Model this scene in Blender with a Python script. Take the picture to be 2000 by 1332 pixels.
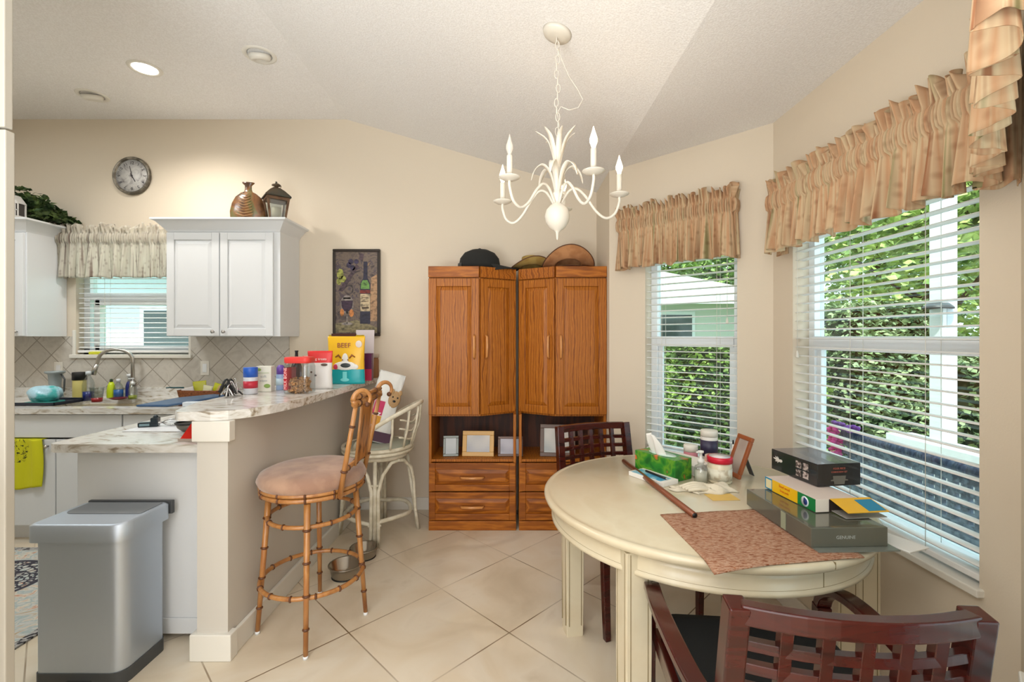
import bpy, math, random
from mathutils import Vector, Matrix, Euler
import numpy as np
random.seed(7)
S = bpy.context.scene
for o in list(bpy.data.objects): bpy.data.objects.remove(o)
R = math.radians
PI = math.pi
# ------------------------------------------------------------------ camera, world, lights
cd = bpy.data.cameras.new('camera'); cam = bpy.data.objects.new('camera', cd)
S.collection.objects.link(cam); S.camera = cam
cam.location = (0, 0, 1.4); cam.rotation_euler = (R(90), 0, 0)
cd.sensor_width = 36; cd.lens = 36*900/2000; cd.shift_y = -9/2000; cd.clip_start = 0.02
S.view_settings.view_transform = 'Standard'; S.view_settings.look = 'None'
S.view_settings.gamma = 1; S.view_settings.use_curve_mapping = False
S.view_settings.exposure = 0.12
w = bpy.data.worlds.new('sky'); S.world = w; w.use_nodes = True
nt = w.node_tree; bg = nt.nodes['Background']
bg.inputs[0].default_value = (0.80, 0.90, 1.0, 1); bg.inputs[1].default_value = 2.7

def light(name, kind, loc, energy, color=(1, 1, 1), rot=(0, 0, 0), **kw):
    l = bpy.data.lights.new(name, kind); l.energy = energy; l.color = color
    for k, v in kw.items(): setattr(l, k, v)
    o = bpy.data.objects.new(name, l); S.collection.objects.link(o)
    o.location = loc; o.rotation_euler = rot
    return o
light('sun', 'SUN', (0, 0, 8), 5.5, (1, .96, .88), (R(28), R(-22), 0), angle=R(2))
# added unseen fill lights behind the camera: one frontal, one from overhead
light('rear_fill_light', 'AREA', (-1.2, -2.7, 1.5), 90, (.88, .94, 1.0), (R(90), 0, 0), shape='RECTANGLE', size=3.6, size_y=2.3)
light('overhead_fill_light', 'AREA', (-.8, -0.6, 2.75), 22, (1.0, .97, .93), (0, 0, 0), shape='DISK', size=1.4)

light('ceiling_fill_uplight', 'AREA', (-.9, -0.35, .95), 80, (.90, .96, 1.0), (R(180), 0, 0), shape='DISK', size=1.2)  # added upward fill to brighten the ceiling, no lamp stands here
light('kitchen_fill_light', 'AREA', (-3.4, 1.9, 3.1), 26, (.90, .96, 1.0), (0, 0, 0), shape='DISK', size=.9)  # added cool fill out of view on the left, brightens the dark kitchen

# ------------------------------------------------------------------ materials
def lin(c):
    return tuple(((x/255)/12.92 if x/255 <= .04045 else ((x/255+.055)/1.055)**2.4) for x in c)+(1,)
MC = {}
def mat(name, rgb, rough=.5, metal=0, mix=None, bump=None, coat=0, emit=0, alpha=1, trans=0, sheen=0, spec=.5, coord='Object'):
    """mix=(rgb2, noise scale, (sx,sy,sz) stretch, detail, (lo,hi)); bump=(scale,strength,dist)"""
    if name in MC: return MC[name]
    m = bpy.data.materials.new(name); m.use_nodes = True; MC[name] = m
    n = m.node_tree.nodes; L = m.node_tree.links
    b = n['Principled BSDF']; b.inputs['Base Color'].default_value = lin(rgb)
    b.inputs['Roughness'].default_value = rough; b.inputs['Metallic'].default_value = metal
    b.inputs['Coat Weight'].default_value = coat; b.inputs['Alpha'].default_value = alpha
    b.inputs['Transmission Weight'].default_value = trans; b.inputs['Specular IOR Level'].default_value = spec
    if sheen: b.inputs['Sheen Weight'].default_value = sheen
    if emit:
        b.inputs['Emission Color'].default_value = lin(rgb); b.inputs['Emission Strength'].default_value = emit
    if mix or bump:
        tc = n.new('ShaderNodeTexCoord')
    if mix:
        c2, sc, st, det, rng = mix
        mp = n.new('ShaderNodeMapping'); mp.inputs['Scale'].default_value = st
        L.new(tc.outputs[coord], mp.inputs[0])
        t = n.new('ShaderNodeTexNoise'); t.inputs['Scale'].default_value = sc; t.inputs['Detail'].default_value = det
        L.new(mp.outputs[0], t.inputs[0])
        r = n.new('ShaderNodeValToRGB'); r.color_ramp.elements[0].position = rng[0]; r.color_ramp.elements[1].position = rng[1]
        r.color_ramp.elements[0].color = lin(rgb); r.color_ramp.elements[1].color = lin(c2)
        L.new(t.outputs[0], r.inputs[0]); L.new(r.outputs[0], b.inputs['Base Color'])
    if bump:
        t2 = n.new('ShaderNodeTexNoise'); t2.inputs['Scale'].default_value = bump[0]; t2.inputs['Detail'].default_value = 3
        L.new(tc.outputs[coord], t2.inputs[0])
        bp = n.new('ShaderNodeBump'); bp.inputs['Strength'].default_value = bump[1]; bp.inputs['Distance'].default_value = bump[2]
        L.new(t2.outputs[0], bp.inputs['Height']); L.new(bp.outputs[0], b.inputs['Normal'])
    return m

def ramp_mat(name, stops, scale, stretch=(1, 1, 1), rough=.5, detail=6, distortion=0, kind='NOISE', bump=None, coat=0, sheen=0, rot=(0, 0, 0), spec=.5):
    m = bpy.data.materials.new(name); m.use_nodes = True
    n = m.node_tree.nodes; L = m.node_tree.links; b = n['Principled BSDF']
    b.inputs['Roughness'].default_value = rough; b.inputs['Coat Weight'].default_value = coat
    b.inputs['Coat Roughness'].default_value = .25; b.inputs['Specular IOR Level'].default_value = spec
    if sheen: b.inputs['Sheen Weight'].default_value = sheen
    tc = n.new('ShaderNodeTexCoord'); mp = n.new('ShaderNodeMapping')
    mp.inputs['Scale'].default_value = stretch; mp.inputs['Rotation'].default_value = rot
    L.new(tc.outputs['Object'], mp.inputs[0])
    if kind == 'NOISE':
        t = n.new('ShaderNodeTexNoise'); t.inputs['Scale'].default_value = scale; t.inputs['Detail'].default_value = detail
        t.inputs['Distortion'].default_value = distortion
    elif kind == 'WAVE':
        t = n.new('ShaderNodeTexWave'); t.inputs['Scale'].default_value = scale; t.inputs['Distortion'].default_value = distortion
        t.inputs['Detail'].default_value = detail; t.bands_direction = 'X'; t.inputs['Detail Scale'].default_value = 1.2
    else:
        t = n.new('ShaderNodeTexVoronoi'); t.inputs['Scale'].default_value = scale
    L.new(mp.outputs[0], t.inputs[0])
    r = n.new('ShaderNodeValToRGB'); el = r.color_ramp.elements
    while len(el) < len(stops): el.new(.5)
    for e, (p, c) in zip(el, stops): e.position = p; e.color = lin(c)
    L.new(t.outputs[0], r.inputs[0]); L.new(r.outputs[0], b.inputs['Base Color'])
    if bump:
        bp = n.new('ShaderNodeBump'); bp.inputs['Strength'].default_value = bump[1]; bp.inputs['Distance'].default_value = bump[2]
        t2 = n.new('ShaderNodeTexNoise'); t2.inputs['Scale'].default_value = bump[0]; L.new(mp.outputs[0], t2.inputs[0])
        L.new(t2.outputs[0], bp.inputs['Height']); L.new(bp.outputs[0], b.inputs['Normal'])
    return m

def tile_mat(name, size, origin, axes, cols, grout, mortar, rough, nscale=3, gvar=None):
    """square tiles laid at 45 degrees; axes picks the two object axes"""
    m = bpy.data.materials.new(name); m.use_nodes = True
    n = m.node_tree.nodes; L = m.node_tree.links; b = n['Principled BSDF']; b.inputs['Roughness'].default_value = rough
    tc = n.new('ShaderNodeTexCoord'); sub = n.new('ShaderNodeVectorMath'); sub.operation = 'SUBTRACT'
    sub.inputs[1].default_value = origin; L.new(tc.outputs['Object'], sub.inputs[0])
    sp = n.new('ShaderNodeSeparateXYZ'); cb = n.new('ShaderNodeCombineXYZ'); L.new(sub.outputs[0], sp.inputs[0])
    L.new(sp.outputs[axes[0]], cb.inputs[0]); L.new(sp.outputs[axes[1]], cb.inputs[1])
    mp = n.new('ShaderNodeMapping'); mp.inputs['Rotation'].default_value = (0, 0, R(45)); L.new(cb.outputs[0], mp.inputs[0])
    br = n.new('ShaderNodeTexBrick'); br.offset = 0; br.squash = 1
    br.inputs['Scale'].default_value = 1; br.inputs['Brick Width'].default_value = size; br.inputs['Row Height'].default_value = size
    br.inputs['Mortar Size'].default_value = mortar; br.inputs['Mortar Smooth'].default_value = .3
    br.inputs['Color1'].default_value = (1, 1, 1, 1); br.inputs['Color2'].default_value = (.93, .93, .93, 1)
    L.new(mp.outputs[0], br.inputs[0])
    t = n.new('ShaderNodeTexNoise'); t.inputs['Scale'].default_value = nscale; t.inputs['Detail'].default_value = 8; t.inputs['Distortion'].default_value = 1.4
    L.new(tc.outputs['Object'], t.inputs[0])
    r = n.new('ShaderNodeValToRGB'); el = r.color_ramp.elements
    while len(el) < len(cols): el.new(.5)
    for e, (p, c) in zip(el, cols): e.position = p; e.color = lin(c)
    L.new(t.outputs[0], r.inputs[0])
    mu = n.new('ShaderNodeMix'); mu.data_type = 'RGBA'; mu.blend_type = 'MULTIPLY'; mu.inputs[0].default_value = 1
    L.new(r.outputs[0], mu.inputs[6]); L.new(br.outputs['Color'], mu.inputs[7])
    mx = n.new('ShaderNodeMix'); mx.data_type = 'RGBA'
    L.new(mu.outputs[2], mx.inputs[6]); mx.inputs[7].default_value = lin(grout)
    br.inputs['Mortar'].default_value = (1, 1, 1, 1)
    if gvar:
        t3 = n.new('ShaderNodeTexNoise'); t3.inputs['Scale'].default_value = 1.7; L.new(tc.outputs['Object'], t3.inputs[0])
        mr = n.new('ShaderNodeMapRange'); mr.inputs[1].default_value = .42; mr.inputs[2].default_value = .6
        mr.inputs[3].default_value = gvar; mr.inputs[4].default_value = 1; L.new(t3.outputs[0], mr.inputs[0])
        ml = n.new('ShaderNodeMath'); ml.operation = 'MULTIPLY'; L.new(mr.outputs[0], ml.inputs[0]); L.new(br.outputs['Fac'], ml.inputs[1])
        L.new(ml.outputs[0], mx.inputs[0])
    else: L.new(br.outputs['Fac'], mx.inputs[0])
    L.new(mx.outputs[2], b.inputs['Base Color'])
    bp = n.new('ShaderNodeBump'); bp.invert = True; bp.inputs['Strength'].default_value = .4; bp.inputs['Distance'].default_value = .002
    L.new(br.outputs['Fac'], bp.inputs['Height']); L.new(bp.outputs[0], b.inputs['Normal'])
    return m

def glass_mat(name, tint=(240, 250, 248), gloss=.06):
    m = bpy.data.materials.new(name); m.use_nodes = True; n = m.node_tree.nodes; L = m.node_tree.links
    n.remove(n['Principled BSDF']); out = n['Material Output']
    a = n.new('ShaderNodeBsdfTransparent'); a.inputs[0].default_value = lin(tint)
    g = n.new('ShaderNodeBsdfGlossy'); g.inputs['Roughness'].default_value = .03
    mx = n.new('ShaderNodeMixShader'); mx.inputs[0].default_value = gloss
    L.new(a.outputs[0], mx.inputs[1]); L.new(g.outputs[0], mx.inputs[2]); L.new(mx.outputs[0], out.inputs[0])
    return m

M_wall = mat('wall_paint', (220, 207, 187), .75, bump=(160, .12, .003))
M_ceil = mat('textured_ceiling_paint', (242, 240, 238), .9, mix=((233, 230, 227), 130, (1, 1, 1), 4, (.4, .6)), bump=(150, .5, .004))
M_white = mat('white_cabinet_paint', (226, 228, 230), .35)
M_trim = mat('white_trim_paint', (228, 224, 214), .4)
M_cream = mat('cream_casing_paint', (184, 178, 166), .5)
M_floor = tile_mat('floor_tile', .536, (-.392, 2.556, 0), (0, 1), [(.25, (206, 190, 164)), (.45, (221, 206, 182)), (.6, (226, 214, 194)), (.8, (205, 190, 166))], (122, 98, 68), .0035, .28, 2.2, .25)
M_splash = tile_mat('travertine_tile', .165, (-2.9, 0, .9), (0, 2), [(.25, (186, 179, 168)), (.5, (206, 200, 190)), (.75, (192, 186, 176))], (160, 152, 140), .004, .5, 9)
M_granite = ramp_mat('granite', [(.25, (110, 98, 84)), (.36, (176, 164, 146)), (.44, (214, 210, 202)), (.6, (232, 230, 226)), (.75, (190, 180, 162))], 6, (1, 1.8, 3), .18, 9, 2.2, coat=.3)
M_oak = ramp_mat('honey_oak', [(0, (132, 70, 14)), (.35, (174, 102, 26)), (.6, (188, 116, 34)), (1, (158, 88, 20))], 7, (2.2, 2.2, .28), .45, 5, 9, 'WAVE', coat=.06, spec=.3)
M_oakh = ramp_mat('honey_oak_flat_grain', [(0, (132, 70, 15)), (.4, (168, 96, 24)), (.65, (182, 108, 30)), (1, (150, 82, 20))], 6, (.3, 2.2, 2.2), .45, 5, 7, 'WAVE', coat=.06, spec=.3, rot=(0, 0, R(90)))
M_hand = mat('oak_handle', (206, 140, 78), .3, coat=.4)
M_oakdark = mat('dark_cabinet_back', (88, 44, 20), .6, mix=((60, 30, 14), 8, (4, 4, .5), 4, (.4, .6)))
M_mahog = ramp_mat('dark_mahogany', [(.3, (42, 9, 7)), (.55, (70, 17, 11)), (.8, (50, 11, 8))], 5, (1, 1, 5), .18, 4, 1, coat=.4, spec=.35)
M_bamboo = ramp_mat('bamboo', [(.3, (150, 92, 44)), (.5, (184, 128, 70)), (.7, (166, 106, 54))], 22, (1, 1, .3), .3, 4, .5, coat=.4)
M_node = mat('bamboo_node', (92, 52, 24), .4)
M_rattan = mat('cream_rattan', (224, 216, 196), .4, mix=((206, 196, 172), 20, (1, 1, 1), 3, (.4, .6)))
M_cushion = mat('tan_velour', (178, 142, 118), .95, mix=((156, 120, 100), 9, (1, 1, 1), 6, (.4, .6)), bump=(240, .3, .002), sheen=.4)
M_table = ramp_mat('antique_cream_paint', [(.3, (204, 190, 160)), (.5, (214, 203, 176)), (.75, (208, 192, 162))], 3, (1, 1, 1), .22, 6, .8, coat=.35)
M_tabled = mat('table_groove_glaze', (130, 114, 78), .5)
M_steel = mat('brushed_steel', (190, 199, 210), .45, .85)
M_steelS = mat('polished_steel', (200, 200, 200), .16, 1)
M_pewter = mat('bowl_steel', (176, 168, 156), .22, 1)
M_nickel = mat('brushed_nickel', (190, 186, 180), .28, 1)
M_dgrey = mat('dark_grey_plastic', (66, 68, 70), .45)
M_black = mat('black', (18, 18, 19), .5)
M_blackfab = mat('black_upholstery', (14, 16, 16), .95, bump=(300, .2, .002))
M_glass = glass_mat('window_glass')
M_clear = glass_mat('clear_plastic', (236, 240, 240), .12)
M_vinyl = mat('white_vinyl', (236, 238, 240), .35)
M_slat = mat('white_blind_slat', (240, 240, 238), .45)
M_cord = mat('cord', (225, 222, 212), .8)
M_chand = mat('white_enamel', (222, 215, 202), .45)
M_leafd = mat('ivy_leaf', (44, 66, 32), .5, mix=((92, 112, 56), 12, (1, 1, 1), 2, (.45, .65)))
def plain(name, rgb, rough=.45, **k): return mat(name, rgb, rough, **k)

# ------------------------------------------------------------------ mesh builder
class MB:
    def __init__(s, M=None): s.V = []; s.F = []; s.I = []; s.S = []; s.M = M or Matrix(); s.i = 0; s.sm = False
    def add(s, vs, fs, sm=None):
        b = len(s.V); s.V += [tuple(s.M @ Vector(v)) for v in vs]
        for f in fs: s.F.append([b+k for k in f]); s.I.append(s.i); s.S.append(s.sm if sm is None else sm)
        return s
    def mi(s, i): s.i = i; return s
    def box(s, x0, x1, y0, y1, z0, z1, M=None):
        v = [(x, y, z) for z in (z0, z1) for y in (y0, y1) for x in (x0, x1)]
        if M is not None: v = [M @ Vector(p) for p in v]
        return s.add(v, [(0, 2, 3, 1), (4, 5, 7, 6), (0, 1, 5, 4), (2, 6, 7, 3), (0, 4, 6, 2), (1, 3, 7, 5)], False)
    def prism(s, pts, z0, z1, M=None, sm=False):
        n = len(pts); v = [(x, y, z0) for x, y in pts]+[(x, y, z1) for x, y in pts]
        if M is not None: v = [M @ Vector(p) for p in v]
        s.add(v, [tuple(range(n))[::-1], tuple(range(n, 2*n))], False)
        return s.add(v, [(k, (k+1) % n, (k+1) % n+n, k+n) for k in range(n)], sm)
    def lathe(s, prof, n=24, c=(0, 0, 0), M=None, sx=1, sy=1, sm=True, cap='bt'):
        v = []; f = []
        for r, z in prof:
            for k in range(n):
                a = 2*PI*k/n; v.append((c[0]+r*sx*math.cos(a), c[1]+r*sy*math.sin(a), c[2]+z))
        for j in range(len(prof)-1):
            for k in range(n):
                a = j*n+k; b = j*n+(k+1) % n; f.append((a, b, b+n, a+n))
        if prof[0][0] > 1e-5 and 'b' in cap: f.append(tuple(range(n))[::-1])
        if prof[-1][0] > 1e-5 and 't' in cap: f.append(tuple(range((len(prof)-1)*n, len(prof)*n)))
        if M is not None: v = [M @ Vector(p) for p in v]
        return s.add(v, f, sm)
    def tube(s, pts, r, n=10, closed=False, flat=1.0, sm=True):
        P = [Vector(p) for p in pts]; m = len(P)
        rr = r if isinstance(r, (list, tuple)) else [r]*m
        T = []
        for k in range(m):
            a = P[(k-1) % m] if (closed or k > 0) else P[k]; b = P[(k+1) % m] if (closed or k < m-1) else P[k]
            t = b-a; T.append(t.normalized() if t.length > 1e-9 else Vector((0, 0, 1)))
        up = Vector((0, 0, 1)) if abs(T[0].z) < .9 else Vector((1, 0, 0))
        N = (up-T[0]*up.dot(T[0])).normalized(); v = []
        for k in range(m):
            if k: N = (N-T[k]*N.dot(T[k])); N = N.normalized() if N.length > 1e-6 else Vector((1, 0, 0))
            B = T[k].cross(N)
            for j in range(n):
                a = 2*PI*j/n; v.append(P[k]+N*math.cos(a)*rr[k]+B*math.sin(a)*rr[k]*flat)
        f = []
        for k in range(m if closed else m-1):
            for j in range(n):
                a = k*n+j; b = k*n+(j+1) % n; q = ((k+1) % m)*n
                f.append((a, b, q+(j+1) % n, q+j))
        if not closed: f += [tuple(range(n))[::-1], tuple(range((m-1)*n, m*n))]
        return s.add(v, f, sm)
    def sweep(s, pts, w, h, up=(0, 0, 1), sm=False):
        """rectangular section w (sideways) x h (along up)"""
        P = [Vector(p) for p in pts]; m = len(P); up = Vector(up); v = []; f = []
        ww = w if isinstance(w, (list, tuple)) else [w]*m; hh = h if isinstance(h, (list, tuple)) else [h]*m
        for k in range(m):
            t = (P[min(k+1, m-1)]-P[max(k-1, 0)]).normalized(); sd = t.cross(up)
            sd = sd.normalized(); u2 = sd.cross(t).normalized()
            for a, b in ((-1, -1), (1, -1), (1, 1), (-1, 1)): v.append(P[k]+sd*a*ww[k]/2+u2*b*hh[k]/2)
        for k in range(m-1):
            for j in range(4):
                a = k*4+j; b = k*4+(j+1) % 4; f.append((a, b, b+4, a+4))
        f += [(3, 2, 1, 0), ((m-1)*4, (m-1)*4+1, (m-1)*4+2, (m-1)*4+3)]
        return s.add(v, f, sm)
    def grid(s, fn, nu, nv, sm=True, wrap=False):
        v = [fn(i/nu, j/nv) for j in range(nv+1) for i in range(nu+1)]
        f = [(j*(nu+1)+i, j*(nu+1)+i+1, (j+1)*(nu+1)+i+1, (j+1)*(nu+1)+i) for j in range(nv) for i in range(nu)]
        return s.add(v, f, sm)
    def ball(s, c, r, n=16, m=10, M=None):
        rx, ry, rz = r if isinstance(r, (tuple, list)) else (r, r, r)
        prof = [(math.sin(PI*k/m), -math.cos(PI*k/m)) for k in range(m+1)]
        v = []; f = []
        for a, z in prof:
            for k in range(n):
                t = 2*PI*k/n; v.append((c[0]+rx*a*math.cos(t), c[1]+ry*a*math.sin(t), c[2]+rz*z))
        for j in range(m):
            for k in range(n):
                a = j*n+k; b = j*n+(k+1) % n; f.append((a, b, b+n, a+n))
        if M is not None: v = [M @ Vector(p) for p in v]
        return s.add(v, f, True)
    def text(s, t, size, M, depth=.0004, align='CENTER'):
        cu = bpy.data.curves.new('t', 'FONT'); cu.body = t; cu.size = size; cu.extrude = depth
        cu.align_x = align; cu.align_y = 'CENTER'; cu.resolution_u = 3
        o = bpy.data.objects.new('t', cu); S.collection.objects.link(o)
        me = o.to_mesh()
        s.add([M @ v.co for v in me.vertices], [tuple(p.vertices) for p in me.polygons], False)
        o.to_mesh_clear(); bpy.data.objects.remove(o); bpy.data.curves.remove(cu)
        return s
    def build(s, name, mats, parent=None, bevel=0, seg=2, solid=0, sub=0, loc=None, ang=35):
        me = bpy.data.meshes.new(name); me.from_pydata(s.V, [], s.F)
        if not isinstance(mats, (list, tuple)): mats = [mats]
        for m in mats: me.materials.append(m)
        me.polygons.foreach_set('material_index', s.I); me.polygons.foreach_set('use_smooth', s.S); me.validate(); me.update()
        o = bpy.data.objects.new(name, me); S.collection.objects.link(o)
        if parent: o.parent = parent
        if loc is not None: o.location = loc
        if solid: q = o.modifiers.new('solid', 'SOLIDIFY'); q.thickness = solid; q.offset = 0
        if sub: q = o.modifiers.new('sub', 'SUBSURF'); q.levels = sub; q.render_levels = sub
        if bevel:
            q = o.modifiers.new('bevel', 'BEVEL'); q.width = bevel; q.segments = seg; q.limit_method = 'ANGLE'; q.angle_limit = R(ang)
            q.harden_normals = False
        return o

def thing(name, label, cat, loc=(0, 0, 0), rz=0, group=None, rot=None):
    o = bpy.data.objects.new(name, None); S.collection.objects.link(o); o.empty_display_size = .05
    o.location = loc; o.rotation_euler = rot or (0, 0, rz); o['label'] = label; o['category'] = cat
    if group: o['group'] = group
    return o
def tag(o, label, cat, group=None, kind=None):
    o['label'] = label; o['category'] = cat
    if group: o['group'] = group
    if kind: o['kind'] = kind
    return o
def struct(o, label=None, cat=None):
    o['kind'] = 'structure'
    if label: o['label'] = label
    if cat: o['category'] = cat
    return o
def copy_tree(o, parent=None):
    c = o.copy(); S.collection.objects.link(c); c.parent = parent
    for ch in list(o.children): copy_tree(ch, c)
    return c
def frame(o, d):
    """local x = d along the wall, y = outwards, z up"""
    d = Vector((d[0], d[1], 0)).normalized(); n = Vector((-d.y, d.x, 0))
    return Matrix(((d.x, n.x, 0, o[0]), (d.y, n.y, 0, o[1]), (0, 0, 1, 0), (0, 0, 0, 1)))
def T(x, y, z): return Matrix.Translation((x, y, z))
def RX(a): return Matrix.Rotation(a, 4, 'X')
def RY(a): return Matrix.Rotation(a, 4, 'Y')
def RZ(a): return Matrix.Rotation(a, 4, 'Z')
UP = RX(R(90))            # text / flat drawing facing -Y
# ------------------------------------------------------------------ room shell
XL, XR, YB, YN = -4.3, 1.42, 3.73, -3.0
ZC, ZS, XRI, XCR = 3.157, 2.56, -1.343, .70
struct(MB().box(XL, 1.6, YN, YB+.0, -.1, 0).build('floor', M_floor), 'beige floor tiles laid on the diagonal', 'floor')
m = MB()
m.add([(XL, YN, ZC), (XRI, YN, ZC), (XRI, YB, ZC), (XL, YB, ZC), (XCR, YN, ZS), (XCR, YB, ZS), (1.7, YN, ZS), (1.7, YB, ZS)],
      [(0, 3, 2, 1), (1, 2, 5, 4), (4, 5, 7, 6)], False)
m.add([(XL, YN, ZC+.1), (XRI, YN, ZC+.1), (XRI, YB, ZC+.1), (XL, YB, ZC+.1), (XCR, YN, ZS+.1), (XCR, YB, ZS+.1), (1.7, YN, ZS+.1), (1.7, YB, ZS+.1)],
      [(0, 1, 2, 3), (1, 4, 5, 2), (4, 6, 7, 5)], False)
struct(m.build('ceiling', M_ceil), 'white popcorn-textured vaulted ceiling', 'ceiling')
KW = (-3.53, -2.61, 1.25, 2.18)   # kitchen window
m = MB()
m.box(XL-.1, KW[0], YB, YB+.15, 0, ZC+.05); m.box(KW[1], XRI, YB, YB+.15, 0, ZC+.05)
m.box(KW[0], KW[1], YB, YB+.15, 0, KW[2]); m.box(KW[0], KW[1], YB, YB+.15, KW[3], ZC+.05)
m.prism([(XRI, 0), (.684, 0), (.684, ZS+.02), (XRI, ZC+.02)], -YB-.15, -YB, UP)
struct(m.build('wall_back', M_wall), 'beige back wall', 'wall')
def hole_wall(name, o, d, L, hole, H=ZS+.03, t=.14, lab='beige bay wall'):
    F = frame(o, d); m = MB(F)
    u0, u1, z0, z1 = hole
    m.box(-.0, u0, 0, t, 0, H); m.box(u1, L, 0, t, 0, H); m.box(u0, u1, 0, t, 0, z0); m.box(u0, u1, 0, t, z1, H)
    struct(m.build(name, M_wall), lab, 'wall'); return F
struct(MB().box(.684, .80, 3.24, YB+.15, 0, ZS+.03).build('wall_jog', M_wall), 'short wall stub beside the oak cabinets', 'wall')
WZ0, WZ1 = .633, 2.12
H1 = (.277, .854, WZ0, WZ1); H2 = (.174, 1.104, WZ0, WZ1); H3 = (.36, .88, WZ0, WZ1)
F1 = hole_wall('wall_bay_left', (.684, 3.24), (1, -1), 1.041, H1, lab='angled beige bay wall with the narrow window')
F2 = hole_wall('wall_right', (1.42, 2.504), (0, -1), 1.219, H2, lab='beige right wall with the wide window')
F3 = hole_wall('wall_bay_right', (1.42, 1.285), (-1, -1), 1.03, H3, lab='near angled bay wall at the right edge')
struct(MB().box(.684, .80, YN, .56, 0, ZS+.03).build('wall_right_near', M_wall))
struct(MB().box(XL-.1, XL, YN, YB+.1, 0, ZC+.05).build('wall_left', M_wall))
struct(MB().box(XL, .8, YN-.1, YN, 0, ZC+.05).build('wall_front', M_wall))
struct(MB().box(XL, -1.45, 1.2, 1.3, 0, ZC).build('wall_partition', M_cream))
struct(MB().box(-2.2, -1.430, 1.3, 1.3265, 0, 1.985).build('trim_1', M_cream, bevel=.003), 'cream door casing at the left edge', 'trim')
struct(MB().box(-2.2, -1.433, 1.3, 1.324, 1.992, ZC).build('trim_2', M_cream, bevel=.003), 'cream panel above the casing', 'trim')
# baseboards
def base(name, x0, x1, y0, y1, h=.1): return struct(MB().box(x0, x1, y0, y1, 0, h).build(name, M_trim, bevel=.004))
base('baseboard_back', -1.22, -.62, YB-.014, YB)
base('baseboard_peninsula', -1.233, -1.215, 2.0, YB-.02, .105)
m = MB(F1); m.box(0.02, 1.03, -.014, 0, 0, .1); struct(m.build('baseboard_bay_left', M_trim, bevel=.004))
m = MB(F2); m.box(.01, 1.21, -.014, 0, 0, .1); struct(m.build('baseboard_right', M_trim, bevel=.004))
# knee wall of the peninsula
m = MB(); m.box(-1.367, -1.233, 2.0, YB, 0, 1.033)
struct(m.build('wall_peninsula', mat('knee_wall_paint', (206, 200, 190), .6)), 'cream knee wall carrying the bar top', 'wall')
m = MB(); m.box(-1.382, -1.218, 1.985, 2.03, .945, 1.034); m.box(-1.388, -1.21, 1.98, 2.035, 0, .115)
struct(m.build('trim_3', M_trim, bevel=.004), 'cap and base mouldings on the peninsula end', 'trim')
# tile backsplash around the window
m = MB()
m.box(XL, KW[0]-.02, YB-.012, YB, .99, 1.40); m.box(KW[1]+.02, -1.80, YB-.012, YB, .99, 1.40); m.box(KW[0]-.02, KW[1]+.02, YB-.012, YB, .99, 1.228)
struct(m.build('wall_backsplash', M_splash), 'travertine tiles laid diagonally behind the counter', 'backsplash')

# ------------------------------------------------------------------ windows, blinds, valances
def window(idx, F, hole, rail=True, depth=.13, label=''):
    u0, u1, z0, z1 = hole; y0 = depth-.05; y1 = depth; fw = .045
    m = MB(F)
    m.box(u0, u0+fw, y0, y1, z0, z1); m.box(u1-fw, u1, y0, y1, z0, z1); m.box(u0, u1, y0, y1, z1-fw, z1); m.box(u0, u1, y0, y1, z0, z0+fw)
    zm = 1.37
    if rail: m.box(u0+fw, u1-fw, y0-.01, y1, zm-.035, zm+.03); m.box(u0+fw, u0+fw+.03, y0+.012, y1-.01, z0+fw, zm); m.box(u1-fw-.03, u1-fw, y0+.012, y1-.01, z0+fw, zm)
    w = struct(m.build('window_%d' % idx, M_vinyl, bevel=.003), label, 'window')
    MB(F).box(u0+fw, u1-fw, depth-.022, depth-.018, z0+fw, z1-fw).build('glass_pane', M_glass, w)
    MB(F).box(u0-.015, u1+.015, -.022, y0, z0-.022, z0+.003).build('window_sill', mat('marble_sill', (232, 228, 218), .3), w, bevel=.004)
    return w
window(1, F1, H1, label='narrow window in the angled bay wall')
window(2, F2, H2, label='wide window in the right wall')
window(3, F3, H3, label='window under the nearest valance')
FK = frame((0, YB), (1, 0))
wk = struct(MB().box(0, 0, 0, 0, 0, 0).build('window_4', M_vinyl), 'kitchen window over the sink', 'window')
m = MB(FK); u0, u1, z0, z1 = KW
for a in ((u0, u0+.05, .07, .14, z0, z1), (u1-.05, u1, .07, .14, z0, z1), (u0, u1, .07, .14, z0, z0+.05), (u0, u1, .07, .14, z1-.05, z1),
          (u0+.05, u1-.05, .07, .13, 1.70, 1.75), (u0+.09, u0+.14, .06, .12, z0, 1.70), (u0+.1, u1-.05, .06, .12, z0+.03, z0+.075), (u0+.1, u1-.05, .06, .12, 1.655, 1.70)): m.box(*a)
m.build('window_frame', M_vinyl, wk, bevel=.003)
MB(FK).box(u0+.05, u1-.05, .10, .104, z0+.05, z1-.05).build('glass_pane', M_glass, wk)
m = MB(FK); m.box(u0-.03, u1+.03, -.03, .07, z0-.025, z0+.004); m.box(u0-.02, u0+.002, -.012, .002, z0, 1.45); m.box(u1-.002, u1+.02, -.012, .002, z0, 1.45)
m.build('window_sill', mat('marble_sill', (232, 228, 218), .3), wk, bevel=.004)

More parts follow.
